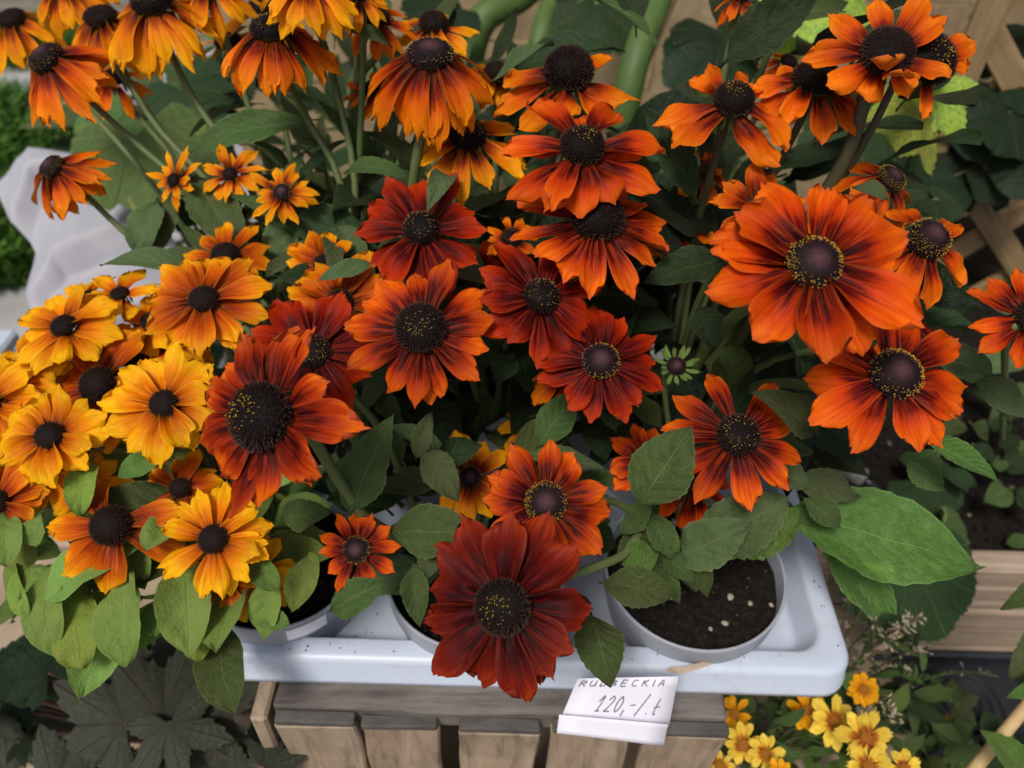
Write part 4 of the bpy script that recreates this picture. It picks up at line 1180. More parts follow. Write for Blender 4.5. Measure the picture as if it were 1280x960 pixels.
# green buds
def bud(plant, cx, cy, d, r, nx, ny, seed, core='button', Lf=1.5, col=None):
    rnd = random.Random(seed); k = d / FPX; pos = P(cx, cy, d)
    nrm, xa, ya = facing(nx, ny)
    W = Matrix((xa, ya, nrm)).transposed().to_4x4(); W.translation = pos
    b = obj('bud', receptacle_mesh(), W @ Matrix.Scale(r * k, 4), plant)
    for i in range(15):
        v, f, u = petal_geo(r * k * Lf * rnd.uniform(.8, 1.1), r * k * .36, R(rnd.uniform(-10, 35)), R(rnd.uniform(40, 80) if not col else -30), rnd, ns=6, nt=3, tipw=.15, widest=.4, notch=0)
        obj('sepal', mesh('sepal', v, f, LM['lime'] if i % 2 or not col else PM[col], u), W @ Matrix.Rotation(6.283 * i / 15 + rnd.uniform(-.1, .1), 4, 'Z') @ Matrix.Translation((r * k * .75, 0, -.0003)), b)
    obj('cone', cone_meshes(core, 0)[0], W @ Matrix.Diagonal((r * k * .8, r * k * .8, r * k * .5, 1)), b)
    rt = WM[plant.name].translation
    sp = spline([pos - nrm * r * k * .4, pos - nrm * .03, (pos - nrm * .05).lerp(rt, .5) + Vector((0, .01, .01)), rt], 16)
    v, f, u = tube_geo(sp, .0015, .0022, 7, 60, rnd); wobj('stem', v, f, SM['green'], plant, u)
bud(plC, 845, 458, .46, 15, .05, .3, 1)
bud(plF, 285, 52, .62, 20, .0, .6, 2, col='yel')
bud(plE, 958, 222, .52, 14, .1, .4, 3)
bud(plD, 300, 268, .6, 10, .1, .4, 4)

# ------------------------------------------------------------------ leaves one can pick out
lf = leaf
lf(plC, (958, 640, .50), (1228, 710, .485), 116, 'big', bow=.05, fold=.16, quilt=.03, serr=.03, wmax=.45, camw=.4, upw=.9)
lf(plC, (1030, 690, .53), (1112, 766, .535), 60, 'big', bow=.06, fold=.2, blunt=.3, wmax=.5)
lf(plC, (797, 636, .42), (865, 533, .40), 78, 'mid', bow=.06, fold=.15, nx=-.2, wmax=.45)
lf(plC, (1022, 545, .45), (937, 490, .42), 52, 'mid', bow=.10, fold=.3)
lf(plC, (845, 700, .47), (940, 652, .44), 62, 'grey', bow=.1, fold=.2)
lf(plC, (870, 690, .48), (985, 622, .455), 74, 'grey', bow=.1, fold=.2, blunt=.3)
lf(plC, (905, 690, .49), (1000, 640, .47), 60, 'big', bow=.1, fold=.2, blunt=.4)
lf(plC, (738, 765, .46), (763, 860, .43), 60, 'mid', bow=.1, fold=.15, camw=.9, upw=.3)
lf(plC, (748, 728, .455), (846, 742, .45), 50, 'mid', bow=.08, fold=.15)
lf(plC, (775, 705, .455), (820, 692, .455), 44, 'big', bow=.1, fold=.2, blunt=.3)
lf(plC, (868, 690, .47), (885, 748, .465), 26, 'mid', bow=.1)
lf(plC, (812, 640, .47), (840, 700, .46), 34, 'mid', bow=.1)
lf(plC, (850, 700, .48), (800, 670, .47), 40, 'mid', bow=.1)
lf(plC, (1000, 620, .48), (1052, 660, .475), 34, 'mid', bow=.1)
lf(plC, (985, 600, .49), (1075, 620, .49), 40, 'grey', bow=.1)
lf(plC, (950, 575, .49), (1010, 610, .48), 50, 'grey', bow=.1)
lf(plB, (438, 645, .46), (492, 518, .45), 62, 'mid', bow=.08, fold=.25, nx=-.1)
lf(plB, (527, 560, .47), (574, 627, .46), 42, 'grey', bow=.1, fold=.3)
lf(plB, (520, 575, .475), (540, 515, .47), 26, 'grey', bow=.14, fold=.5)
lf(plB, (484, 664, .47), (604, 668, .46), 66, 'mid', bow=.08, fold=.12)
lf(plB, (540, 575, .50), (604, 556, .50), 34, 'dark', bow=.08)
lf(plB, (516, 700, .47), (524, 784, .455), 34, 'mid', bow=.1)
lf(plB, (410, 765, .46), (482, 726, .45), 46, 'mid', bow=.08)
lf(plB, (572, 672, .47), (566, 730, .46), 40, 'mid', bow=.1)
lf(plB, (545, 680, .47), (528, 725, .465), 30, 'grey', bow=.1)
lf(plB, (350, 650, .47), (415, 640, .46), 40, 'mid', bow=.08)
lf(plD, (640, 440, .50), (622, 478, .495), 34, 'dark', bow=.1)
lf(plD, (905, 325, .48), (806, 352, .47), 52, 'dark', bow=.08)
lf(plD, (872, 385, .47), (892, 434, .465), 44, 'dark', bow=.08)
lf(plE, (872, 255, .50), (806, 136, .48), 52, 'dark', bow=.06, fold=.25)
lf(plE, (898, 86, .50), (1024, -4, .48), 60, 'dark', bow=.1, fold=.3, nx=.1)
lf(plE, (1150, 545, .46), (1248, 602, .45), 32, 'big', bow=.06, fold=.8)
lf(plE, (1165, 445, .48), (1236, 470, .47), 56, 'grey', bow=.1)
lf(plE, (1210, 470, .48), (1285, 525, .47), 40, 'grey', bow=.1)
lf(plE, (1235, 465, .5), (1262, 530, .5), 34, 'mid', bow=.1)
lf(plE, (1130, 570, .5), (1180, 610, .5), 50, 'mid', bow=.1)
lf(plE, (1065, 235, .46), (1110, 250, .45), 26, 'grey', bow=.2)
lf(plF, (398, 150, .60), (238, 190, .58), 46, 'mid', bow=.1, fold=.25)
lf(plF, (235, 215, .58), (310, 320, .56), 58, 'mid', bow=.05, fold=.2)
lf(plF, (345, 265, .57), (362, 335, .56), 44, 'grey', bow=.08)
lf(plF, (200, 250, .60), (172, 318, .59), 50, 'grey', bow=.1)
lf(plF, (215, 240, .61), (195, 320, .6), 44, 'grey', bow=.1)
lf(plF, (430, 218, .55), (520, 228, .53), 26, 'mid', bow=.22, fold=.4)
lf(plF, (566, 222, .49), (534, 268, .46), 28, 'grey', bow=.25, fold=.4)
lf(plF, (420, 280, .56), (460, 330, .55), 34, 'grey', bow=.1)
lf(plF, (470, 330, .50), (395, 352, .49), 24, 'grey', bow=.1)
lf(plF, (390, 290, .58), (330, 320, .57), 36, 'grey', bow=.1)
lf(plF, (490, 60, .52), (436, 40, .50), 24, 'mid', bow=.15)
for i, (b, t, w) in enumerate([((826, 690), (868, 728), 30), ((800, 672), (770, 700), 30), ((815, 665), (850, 690), 34), ((835, 700), (812, 738), 28), ((805, 640), (775, 668), 30), ((850, 672), (890, 700), 30), ((790, 655), (812, 618), 28), ((820, 705), (850, 755), 24)]):
    lf(plC, (b[0], b[1], .472), (t[0], t[1], .46), w, ['mid', 'grey', 'big', 'mid'][i % 4], bow=.12, seed=i + 40)
# pale fringe of the golden yellow plant
for i, (b, t, w) in enumerate([((78, 690), (62, 818), 54), ((112, 730), (108, 842), 74), ((172, 705), (162, 832), 88), ((228, 690), (226, 828), 84),
        ((262, 760), (262, 828), 44), ((338, 715), (330, 804), 54), ((386, 690), (374, 768), 44), ((48, 660), (22, 765), 46), ((12, 640), (8, 715), 46),
        ((118, 570), (106, 642), 44), ((212, 565), (146, 600), 42), ((300, 760), (350, 790), 30), ((20, 700), (40, 770), 34), ((210, 740), (205, 800), 50), ((240, 640), (180, 690), 50), ((60, 640), (40, 690), 44), ((320, 690), (360, 740), 40)]):
    rl = random.Random(i * 13 + 5)
    lf(plA, (b[0] + rl.uniform(-8, 8), b[1], .475 + rl.uniform(-.01, .015)), (t[0] + rl.uniform(-12, 12), t[1] + rl.uniform(-8, 4), .455 + rl.uniform(-.012, .012)), w * rl.uniform(.72, .95), rl.choice(['lime', 'lime', 'limd', 'limy']),
       bow=rl.uniform(.04, .2), side=rl.uniform(-.06, .06), fold=rl.uniform(.15, .6), blunt=rl.uniform(.15, .5), wmax=rl.uniform(.48, .62), nx=rl.uniform(-.45, .45), camw=.8, upw=.4, serr=.015, seed=i)

# foliage filling the plants
fill_leaves(plA, soilpt('A', -.02), 40, .08, .07, .02, .10, .05, .085, 11, ['lime', 'lime', 'mid'], (.36, .5), (-.25, .4), .4, xmax=PX['A'][0] + .03, zmin=ZR + .006)
fill_leaves(plA, soilpt('A', -.09, .0), 90, .10, .06, .0, .085, .04, .062, 31, ['lime', 'limd', 'lime', 'limd'], (.36, .5), (-.5, .4), .4, zmin=.32, ymin=PX['A'][1] - .075)
fill_leaves(plB, soilpt('B', 0, .02), 30, .06, .05, .03, .12, .045, .075, 12, ['mid', 'mid', 'dark', 'grey'], ymin=PX['B'][1] - .035)
fill_leaves(plC, soilpt('C', -.03, .03), 34, .06, .05, .01, .11, .04, .08, 13, ['mid', 'grey', 'dark', 'mid'], ymin=PX['C'][1] - .015)
fill_leaves(plD, soilpt('D'), 52, .10, .06, .02, .19, .055, .09, 14, ['dark', 'deep', 'dark'])  # darkest leaf colours, so the shadowed gaps between stems read near black
fill_leaves(plE, soilpt('E', .02), 60, .11, .06, .02, .21, .055, .09, 15, ['dark', 'deep', 'deep', 'dark'])  # same dark leaf colours standing in for shade under the orange flowers
fill_leaves(plF, soilpt('F', .03, .02), 120, .12, .08, .02, .19, .045, .08, 16, ['mid', 'grey', 'grey', 'mid'], (.2, .34))
fill_leaves(plF, soilpt('F', .06, .14), 80, .12, .06, .02, .26, .05, .09, 26, ['mid', 'grey', 'dark'], (.18, .3), (-.2, 1.2))
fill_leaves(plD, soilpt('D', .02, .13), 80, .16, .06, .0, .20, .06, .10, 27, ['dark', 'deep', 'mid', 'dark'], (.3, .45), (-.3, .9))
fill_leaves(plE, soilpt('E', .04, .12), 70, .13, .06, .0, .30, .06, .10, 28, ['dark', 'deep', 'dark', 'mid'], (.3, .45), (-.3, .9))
rq = random.Random(61)
for i in range(26):
    b_ = soilpt('F', rq.uniform(-.04, .2), rq.uniform(.03, .15)); b_.z -= .01
    t_ = b_ + Vector((rq.uniform(-.07, .05), rq.uniform(-.02, .06), rq.uniform(.14, .25)))
    v, f, u = tube_geo(spline([t_, t_.lerp(b_, .5) + Vector((rq.uniform(-.02, .02), 0, 0)), b_], 12), .0014, .0024, 7, 40, rq); wobj('stem', v, f, SM['green'], plF, u)
fill_leaves(plG, bedp, 16, .05, .05, .0, .18, .05, .09, 17, ['mid', 'grey', 'dark'])
# ------------------------------------------------------------------ bronze-leaved plant on the paving
hb = onz(190, 900, 0.05)
he = thing('bronze_leaf_plant', (hb.x, hb.y, 0.0), 'dark bronze plant with toothed lobed leaves beside the crate', 'plant')
rh = random.Random(77)
def palm(plant, cx, cy, d, tx, ty, td, mat, lobes=7, depth=.3, teeth=3, tdepth=.08, camw=.5, upw=.8, nx=0, ny=0, cup=.12, spread=150, stem='purple', root=None, sr=.0022, ripple=.05, fold=.06):
    c, t = P(cx, cy, d), P(tx, ty, td)
    v, f, u = palmate_geo(c, vnrm(camw, upw, nx, ny), t - c, (t - c).length, rh, lobes, depth, teeth, tdepth, spread, cup=cup, ripple=ripple, fold=fold)
    o = wobj('leaf', v, f, LM[mat], plant, u)
    rt = Vector(root if root is not None else WM[plant.name].translation)
    sp = spline([c - vnrm(camw, upw, nx, ny) * .001, c.lerp(rt, .3) + Vector((0, 0, .02)), c.lerp(rt, .75), rt], 12)
    v, f, u = tube_geo(sp, sr, sr * 1.2, 7); wobj('leaf_stalk', v, f, SM[stem], plant, u)
    return o
palm(he, 156, 905, .60, 30, 838, .60, 'purp', lobes=5, depth=.5, tdepth=.15, spread=138)
palm(he, 205, 898, .585, 338, 806, .575, 'purp', lobes=5, depth=.5, tdepth=.15, spread=138)
palm(he, 212, 905, .57, 230, 995, .55, 'purp', lobes=5, depth=.48, tdepth=.14, spread=138)
palm(he, 330, 960, .56, 382, 935, .555, 'purp', lobes=5, depth=.48, tdepth=.14, spread=138)
palm(he, 300, 985, .56, 330, 925, .555, 'purp', lobes=5, depth=.48, tdepth=.14, spread=138)
palm(he, 70, 985, .58, 20, 905, .575, 'purp', lobes=5, depth=.48, tdepth=.14, spread=138)
palm(he, 150, 985, .60, 130, 915, .60, 'purp', lobes=5, depth=.48, tdepth=.14, spread=138)
palm(he, 60, 840, .66, 20, 780, .66, 'deep', depth=.3)
palm(he, 130, 830, .64, 190, 780, .64, 'purp', lobes=5, depth=.48, tdepth=.14, spread=138)
palm(he, 250, 850, .64, 250, 790, .64, 'purp', lobes=5, depth=.48, tdepth=.14, spread=138)
palm(he, -10, 870, .66, -60, 800, .66, 'deep', depth=.3)

for i in range(16):
    cx, cy = rh.uniform(-20, 320), rh.uniform(800, 985)
    if cx > 240 and cy < 900: continue
    palm(he, cx, cy, .70 + rh.uniform(0, .08), cx + rh.uniform(-70, 70), cy + rh.uniform(-60, 40), .72, rh.choice(['purp', 'deep', 'purp']), lobes=5, depth=.46, tdepth=.14, spread=138, nx=rh.uniform(-.3, .3))
# small green weed between crate and bronze plant
wd = thing('weed', onz(300, 872, 0.0), 'tiny green weed growing by the crate corner post', 'weed')
for i, (b, t) in enumerate([((298, 880), (306, 850)), ((300, 878), (318, 868)), ((299, 878), (300, 905)), ((300, 876), (286, 862)), ((303, 874), (322, 852))]):
    lf(wd, (b[0], b[1], .84), (t[0], t[1], .83), 14, 'big', seed=i)

# ------------------------------------------------------------------ tickseed (yellow flowers in front of the planter)
cb = Vector((0.26, 0.33, 0.0))
cpl = thing('tickseed_plant', cb, 'bushy tickseed plant with yellow and red notched flowers below the tray corner', 'flower plant')
def tick(cx, cy, d, L, n, wr, col, seed, nx=0, ny=.3, a1=-12, rc=7, second=0):
    flower(cpl, cx, cy, d, L, n, wr, 14, a1, nx, ny, rc, .6, 'gold', col, seed, tipw=.75, notch=.2, stem_r=.0012, hairs=0, cup=.05, ragged=.1, second=second)
tick(1080, 862, .62, 17, 10, .5, 'coy', 801, second=8, ny=.35)
tick(1008, 888, .63, 23, 9, .46, 'coy', 802, ny=.4)
tick(1042, 902, .61, 28, 9, .5, 'cor', 803, nx=.1)
tick(1082, 922, .58, 32, 9, .5, 'cor', 804)
tick(929, 930, .60, 22, 9, .5, 'cor', 805, nx=-.2)
tick(958, 942, .59, 21, 9, .5, 'cor', 806)
tick(918, 892, .63, 18, 8, .5, 'coy', 807, nx=-.4)
tick(900, 958, .59, 16, 8, .5, 'cor', 808)
tick(1085, 958, .57, 26, 9, .5, 'cor', 809)
tick(1130, 962, .58, 20, 8, .55, 'cor', 810)
tick(975, 968, .57, 16, 8, .5, 'coy', 811)
rt_ = random.Random(9)
for i in range(150):
    px, py, d = rt_.uniform(885, 1150), rt_.uniform(855, 985), rt_.uniform(.62, .80)
    if px < 930 and py < 890: continue
    B = P(px, py, d); L = rt_.uniform(.02, .05)
    if B.y < cy0 and B.x < cx1 + .02: continue
    T = B + Vector((rt_.uniform(-1, 1), rt_.uniform(-1, .7), rt_.uniform(-.2, 1))).normalized() * L
    v, f, u = leaf_geo(B, T, L * rt_.uniform(.22, .42), Vector((rt_.uniform(-.5, .5), -.5, 1)), .08, 0, .4, ns=9, nt=5, serr=.02, rnd=rt_)
    wobj('leaf', v, f, LM[rt_.choice(['mid', 'dark', 'mid', 'big'])], cpl, u)
for i in range(26):
    px, py = rt_.uniform(900, 1110), rt_.uniform(870, 960)
    tp = P(px, py, rt_.uniform(.62, .7))
    sp = spline([tp, tp.lerp(cb, .4) + Vector((rt_.uniform(-.03, .03), 0, .02)), cb + Vector((rt_.uniform(-.04, .04), rt_.uniform(-.03, .03), 0))], 9)
    v, f, u = tube_geo(sp, .0009, .0016, 6); wobj('stem', v, f, SM['green'], cpl, u)
# small orange flower further along
ob = Vector((0.47, 0.33, 0.0))
opl = thing('small_orange_plant', ob, 'leafy plant with one tiny orange flower beside the black plastic tray', 'flower plant')
flower(opl, 1190, 908, .72, 12, 7, .6, 10, -20, .1, .3, 4, .6, 'plain', 'coo', 820, tipw=.6, stem_r=.001, hairs=0)
for i in range(60):
    px, py, d = rt_.uniform(1130, 1300), rt_.uniform(918, 990), rt_.uniform(.74, .84)
    B = P(px, py, d); L = rt_.uniform(.025, .055)
    T = B + Vector((rt_.uniform(-1, 1), rt_.uniform(-1, .5), rt_.uniform(-.1, .8))).normalized() * L
    v, f, u = leaf_geo(B, T, L * rt_.uniform(.4, .65), Vector((rt_.uniform(-.5, .5), -.4, 1)), .08, 0, .3, ns=11, nt=5, serr=.12, rnd=rt_, nserr=5)
    wobj('leaf', v, f, LM[rt_.choice(['mid', 'big', 'mid', 'dark'])], opl, u)
palm(opl, 1195, 880, .72, 1235, 868, .71, 'mid', lobes=5, depth=.4, teeth=2, stem='green')
palm(opl, 1210, 930, .70, 1180, 955, .69, 'mid', lobes=5, depth=.4, teeth=2, stem='green')

# dry seed heads rising beside the tray corner
dw = thing('dry_seed_weed', (0.345, 0.40, 0.0), 'dry weed with tiny pale seed pods in front of the planter planks', 'weed')
def sprig(pts, n, seed, mat='straw'):
    r_ = random.Random(seed)
    sp = spline(pts, 16); v, f, u = tube_geo(sp, .0007, .0013, 5); st_ = wobj('stem', v, f, SM[mat], dw, u)
    vs, fs = [], []
    for i in range(n):
        p = sp[r_.randrange(0, 9)]; o = Vector((r_.uniform(-1, 1), r_.uniform(-1, 1), r_.uniform(-.5, 1))).normalized()
        q = p + o * r_.uniform(.003, .009); s = r_.uniform(.0007, .0016)
        a = o.cross(Vector((.2, .3, 1))).normalized(); b = o.cross(a); k = len(vs)
        vs += [p, q + a * s, q + b * s * .6, q - a * s, q - b * s * .6, q + o * s * 2.2]
        fs += [(k, k + 1, k + 2), (k, k + 2, k + 3), (k, k + 3, k + 4), (k, k + 4, k + 1), (k + 5, k + 2, k + 1), (k + 5, k + 3, k + 2), (k + 5, k + 4, k + 3), (k + 5, k + 1, k + 4)]
    o = wobj('seed_pods', vs, fs, M_SEED, dw); o['kind'] = 'stuff'
rootd = Vector((0.345, 0.40, 0))
for i, (px, py, d, n) in enumerate([(1132, 782, .66, 60), (1150, 770, .67, 40), (1115, 800, .66, 26), (1085, 745, .68, 14), (1062, 752, .69, 10), (1160, 815, .66, 22), (1125, 905, .62, 34), (1112, 885, .63, 26), (1248, 845, .72, 10), (1096, 775, .68, 10), (1140, 840, .65, 14)]):
    tp = P(px, py, d)
    sprig([tp, tp.lerp(rootd, .25) + Vector((0, 0, .02)), tp.lerp(rootd, .6), rootd + Vector((rt_.uniform(-.03, .03), rt_.uniform(-.02, .02), 0))], n, i + 5, 'straw' if i < 6 else 'green')
for i in range(70):
    px, py, d = rt_.uniform(1062, 1165), rt_.uniform(790, 880), rt_.uniform(.66, .74)
    B = P(px, py, d); L = rt_.uniform(.015, .04)
    T = B + Vector((rt_.uniform(-.8, .8), rt_.uniform(-1, .2), rt_.uniform(0, 1))).normalized() * L
    v, f, u = leaf_geo(B, T, L * rt_.uniform(.12, .22), Vector((0, -.5, 1)), .08, 0, .3, ns=7, nt=3, serr=0, rnd=rt_)
    wobj('leaf', v, f, LM[rt_.choice(['mid', 'big', 'dark'])], dw, u)

# black plastic nursery tray on the ground
bz = 0.035
b0 = onz(1120, 832, bz); b1 = onz(1330, 905, bz)
bt = thing('black_nursery_tray', ((b0.x + .62) / 2, .38, 0), 'black plastic nursery tray with ringed cups below the planter', 'tray')
x0, x1, y0, y1 = 0.43, 0.78, 0.20, 0.432
obj('tray_sheet', box_mesh('tray_sheet', x1 - x0, y1 - y0, .006, M_BLACKP, .002), Matrix.Translation(((x0 + x1) / 2, (y0 + y1) / 2, bz)), bt)
obj('tray_rim', box_mesh('tray_rim', x1 - x0, .008, .02, M_BLACKP, .003), Matrix.Translation(((x0 + x1) / 2, y1 - .004, bz + .012)), bt)
obj('tray_skirt', box_mesh('tray_skirt', x1 - x0 - .02, y1 - y0 - .02, .024, M_BLACKP, .003), Matrix.Translation(((x0 + x1) / 2, (y0 + y1) / 2, bz - .0165)), bt)
def cup(cx, cy, r):
    prof = []
    for k, rr in enumerate((1.0, .93, .86, .7, .64, .48, .42, .2)):
        prof += [(r * rr, .0035 + (k % 2) * .004), (r * rr - .003, .0035 + ((k + 1) % 2) * .004)]
    prof.append((.001, .0035))
    vs, fs, na = [], [], 40
    for rr, z in prof:
        for k in range(na):
            an = 6.28318 * k / na; vs.append(Vector((cx + rr * math.cos(an), cy + rr * math.sin(an), bz + z)))
    for i in range(len(prof) - 1):
        for k in range(na):
            k2 = (k + 1) % na; fs.append((i * na + k, i * na + k2, (i + 1) * na + k2, (i + 1) * na + k))
    wobj('cup_ring', vs, fs, M_BLACKP, bt, smooth=False)
cc = onz(1200, 885, bz)
for dx, dy in ((0, 0), (.10, 0), (0, -.10), (.10, -.10), (-.0, .0)):
    if (dx, dy) != (-.0, .0) or dx == 0 and dy == 0:
        pass
for dx, dy in ((0, 0), (.11, 0)):
    cup(cc.x + dx, cc.y, .046)
obj('tray_ridge', box_mesh('tray_ridge', .07, .006, .008, M_BLACKP, .002), Matrix.Translation((cc.x - .045, cc.y + .052, bz + .006)), bt)

# bamboo cane
p0, p1 = P(1214, 966, .62), P(1300, 862, .60)
cane = thing('bamboo_cane', p0, 'pale bamboo cane leaning beside the black plastic tray', 'cane')
dv = (p1 - p0)
lo = p0 - dv * ((p0.z - 0.0) / dv.z) if abs(dv.z) > .02 else p0 - dv * 2
pts = [p0 - dv * .8, p0, p1, p1 + dv * 1.2]
v, f, u = tube_geo(spline(pts, 14), .0052, .0046, 12); wobj('cane_rod', v, f, M_BAMBOO, cane, u)
# leaf blades reaching in from the side
sb = thing('broad_leaf_plant', (0.62, 0.30, 0), 'plant with broad light green leaves crossing the bamboo cane', 'plant')
lf(sb, (1300, 985, .58), (1226, 912, .57), 44, 'big', bow=.08, seed=3)
lf(sb, (1330, 840, .58), (1258, 872, .58), 26, 'big', bow=.08, seed=4)
lf(sb, (1330, 800, .60), (1262, 848, .60), 70, 'grey', bow=.05, seed=5)
lf(sb, (1340, 690, .58), (1250, 762, .58), 34, 'mid', bow=.18, seed=6)
lf(sb, (1330, 935, .58), (1270, 960, .58), 34, 'mid', bow=.1, seed=7)
sp = spline([P(1335, 690, .58), P(1345, 850, .6), P(1350, 990, .62), Vector((0.62, .30, 0))], 14)
v, f, u = tube_geo(sp, .002, .003, 8); wobj('stem', v, f, SM['green'], sb, u)

# ------------------------------------------------------------------ plants growing in the bed
bp = thing('bed_seedling', onz(1150, 640, .18), 'low plant with dark scalloped leaves hanging over the planter edge', 'plant')
palm(bp, 1140, 700, .72, 1160, 796, .66, 'dark', lobes=7, depth=.08, teeth=3, tdepth=.05, camw=.9, upw=.3, cup=.1, stem='green', spread=140)
palm(bp, 1150, 600, .82, 1215, 625, .80, 'dark', lobes=7, depth=.1, teeth=3, tdepth=.05, cup=.1, stem='green')
palm(bp, 1180, 655, .78, 1205, 690, .77, 'mid', lobes=5, depth=.1, teeth=3, tdepth=.05, cup=.1, stem='green')
bp2 = thing('bed_seedling', onz(1240, 590, .18), 'seedling with small oval leaves in the planter soil below the orange flower', 'plant')
for i, (b, t, w) in enumerate([((1245, 570), (1208, 562), 24), ((1245, 572), (1250, 590), 22), ((1248, 560), (1275, 545), 26), ((1235, 545), (1215, 530), 26), ((1250, 575), (1285, 590), 28), ((1262, 610), (1230, 628), 34), ((1270, 610), (1300, 640), 36), ((1256, 680), (1290, 672), 18), ((1240, 540), (1262, 520), 24), ((1200, 520), (1180, 545), 26), ((1215, 610), (1180, 590), 30), ((1275, 570), (1300, 560), 30)]):
    lf(bp2, (b[0], b[1], .80), (t[0], t[1], .79), w, ['dark', 'mid'][i % 2], seed=i, bow=.1)
for i in range(5):
    tp = P(1215 + i * 16, 555 + 8 * (i % 3), .80)
    sp = spline([tp, tp.lerp(onz(1240, 590, .18), .5) + Vector((0, 0, .01)), onz(1240 + i * 4, 592, .175)], 8)
    v, f, u = tube_geo(sp, .001, .0014, 6); wobj('stem', v, f, SM['green'], bp2, u)

# dark-leaved climber on the trellis
iv = thing('climber_plant', (0.80, 1.04, 0.18), 'dark glossy climber with rounded leaves on the wooden trellis', 'climber')
ivr = Vector((0.80, 1.04, .18))
for (cx, cy, tx, ty, d) in [(1262, 140, 1232, 205, .92), (1246, 160, 1228, 80, .95), (1195, 200, 1230, 215, .98), (1190, 180, 1165, 215, .97), (1240, 220, 1255, 262, .96), (1225, 240, 1220, 190, 1.0), (1180, 225, 1205, 262, .96), (1150, 230, 1185, 268, .94), (1140, 220, 1120, 255, .95), (1270, 60, 1285, 20, .95), (1262, 75, 1235, 68, .97), (1290, 200, 1265, 250, .93), (1235, 80, 1215, 62, 1.0), (1275, 110, 1310, 130, .92)]:
    palm(iv, cx, cy, d, tx, ty, d, 'deep', lobes=5, depth=.05, teeth=3, tdepth=.03, camw=.8, upw=.4, nx=rh.uniform(-.3, .3), cup=.12, stem='dark', sr=.0014, root=ivr + Vector((rh.uniform(-.1, .2), 0, rh.uniform(0, .25))))
for k in range(3):
    sp = spline([ivr + Vector((.02 * k, 0, 0)), ivr + Vector((.10 * k - .05, .03, .2)), ivr + Vector((.14 * k - .1, .04, .42)), ivr + Vector((.1 * k, .05, .75))], 14)
    v, f, u = tube_geo(sp, .004, .0025, 7); wobj('stem', v, f, SM['dark'], iv, u)

# hollyhock against the wall: thick stalks, broad dark and mottled leaves
hr = Vector((0.15, 1.02, 0.0))
hk = thing('hollyhock_plant', hr, 'hollyhock with thick green stalks before the tan wall', 'plant')
def stalk(a, b, r0, r1, n=3):
    A, Bv = P(*a), P(*b)
    base = Vector((Bv.x - (A.x - Bv.x) * .6, Bv.y - .02, 0))
    sp = spline([base, Bv.lerp(base, .5), Bv, A, A + (A - Bv) * 1.5], 24)
    v, f, u = tube_geo(sp, r0, r1, 14); wobj('stalk', v, f, SM['thick'], hk, u)
stalk((822, 0, .90), (786, 110, .88), .017, .016)
stalk((690, 0, 1.08), (672, 70, 1.06), .016, .014)
stalk((655, -8, 1.12), (592, 48, 1.10), .024, .020)
stalk((760, 0, 1.14), (700, 90, 1.10), .012, .010)
for a, b in (((805, 0), (770, 120)),):
    sp = spline([P(852, -20, .96), P(826, 40, .96), P(790, 130, .96), P(760, 260, .96)], 14)
    v, f, u = tube_geo(sp, .0035, .003, 7); tw = wobj('support_twine', v, f, M_BAMBOO, hk, u)
palm(hk, 748, 6, .95, 738, 72, .93, 'dark', lobes=5, depth=.12, teeth=3, tdepth=.05, camw=.9, upw=.3, cup=.12, stem='thick', sr=.004, root=P(690, 20, 1.08))
palm(hk, 560, 10, 1.02, 500, 30, 1.0, 'deep', lobes=5, depth=.12, teeth=3, tdepth=.05, camw=.9, upw=.4, stem='thick', sr=.004, root=P(592, 48, 1.10))
for (cx, cy, tx, ty) in [(885, 60, 900, 130), (900, 40, 930, 100), (850, 150, 820, 200), (660, 150, 620, 200), (880, 150, 900, 220), (1060, 150, 1090, 220), (1120, 200, 1160, 240)]:
    palm(hk, cx, cy, .88, tx, ty, .86, rh.choice(['deep', 'dark', 'deep']), lobes=5, depth=.12, teeth=3, tdepth=.05, camw=.8, upw=.5, stem='thick', sr=.003, root=hr + Vector((0, 0, .3)))
# mottled leaves
mr = onz(1100, 330, .18)
ml = thing('mottled_leaf_plant', mr, 'plant with large yellow green mottled leaves and browned edges beside the trellis', 'plant')
for (cx, cy, d, tx, ty, td, cw, nx_) in [(1035, -30, .80, 1040, 62, .76, .9, .1), (985, 20, .86, 990, 78, .84, .8, -.2), (1172, 105, .68, 1192, 150, .66, .7, .4), (1165, 110, .67, 1150, 168, .65, .9, -.2), (1150, 140, .66, 1142, 190, .63, .6, .3), (1180, 90, .70, 1200, 118, .69, .8, .2)]:
    palm(ml, cx, cy, d, tx, ty, td, 'vary', lobes=5, depth=.28, teeth=4, tdepth=.2, camw=cw, upw=.4, nx=nx_, stem='thick', sr=.003, cup=.2, ripple=.14, fold=.1)
palm(ml, 1170, 250, .66, 1208, 262, .65, 'dark', lobes=5, depth=.12, teeth=4, tdepth=.06, camw=.6, upw=.6, stem='green', sr=.003)
palm(ml, 1120, 230, .68, 1180, 235, .66, 'dark', lobes=5, depth=.12, teeth=4, tdepth=.06, camw=.6, upw=.6, stem='green', sr=.003)
mr2 = Vector((-0.42, .92, 0.0))
ml2 = thing('mottled_leaf_plant', mr2, 'plant with large mottled green leaves hanging over the white fleece', 'plant')
palm(ml2, 150, 150, .86, 84, 175, .83, 'var', lobes=5, depth=.1, teeth=3, tdepth=.05, camw=.8, upw=.5, stem='green', sr=.003, cup=.12, spread=140)
palm(ml2, 170, 170, .84, 165, 255, .79, 'var', lobes=5, depth=.12, teeth=3, tdepth=.05, camw=.9, upw=.3, stem='green', sr=.003, cup=.12, spread=130)
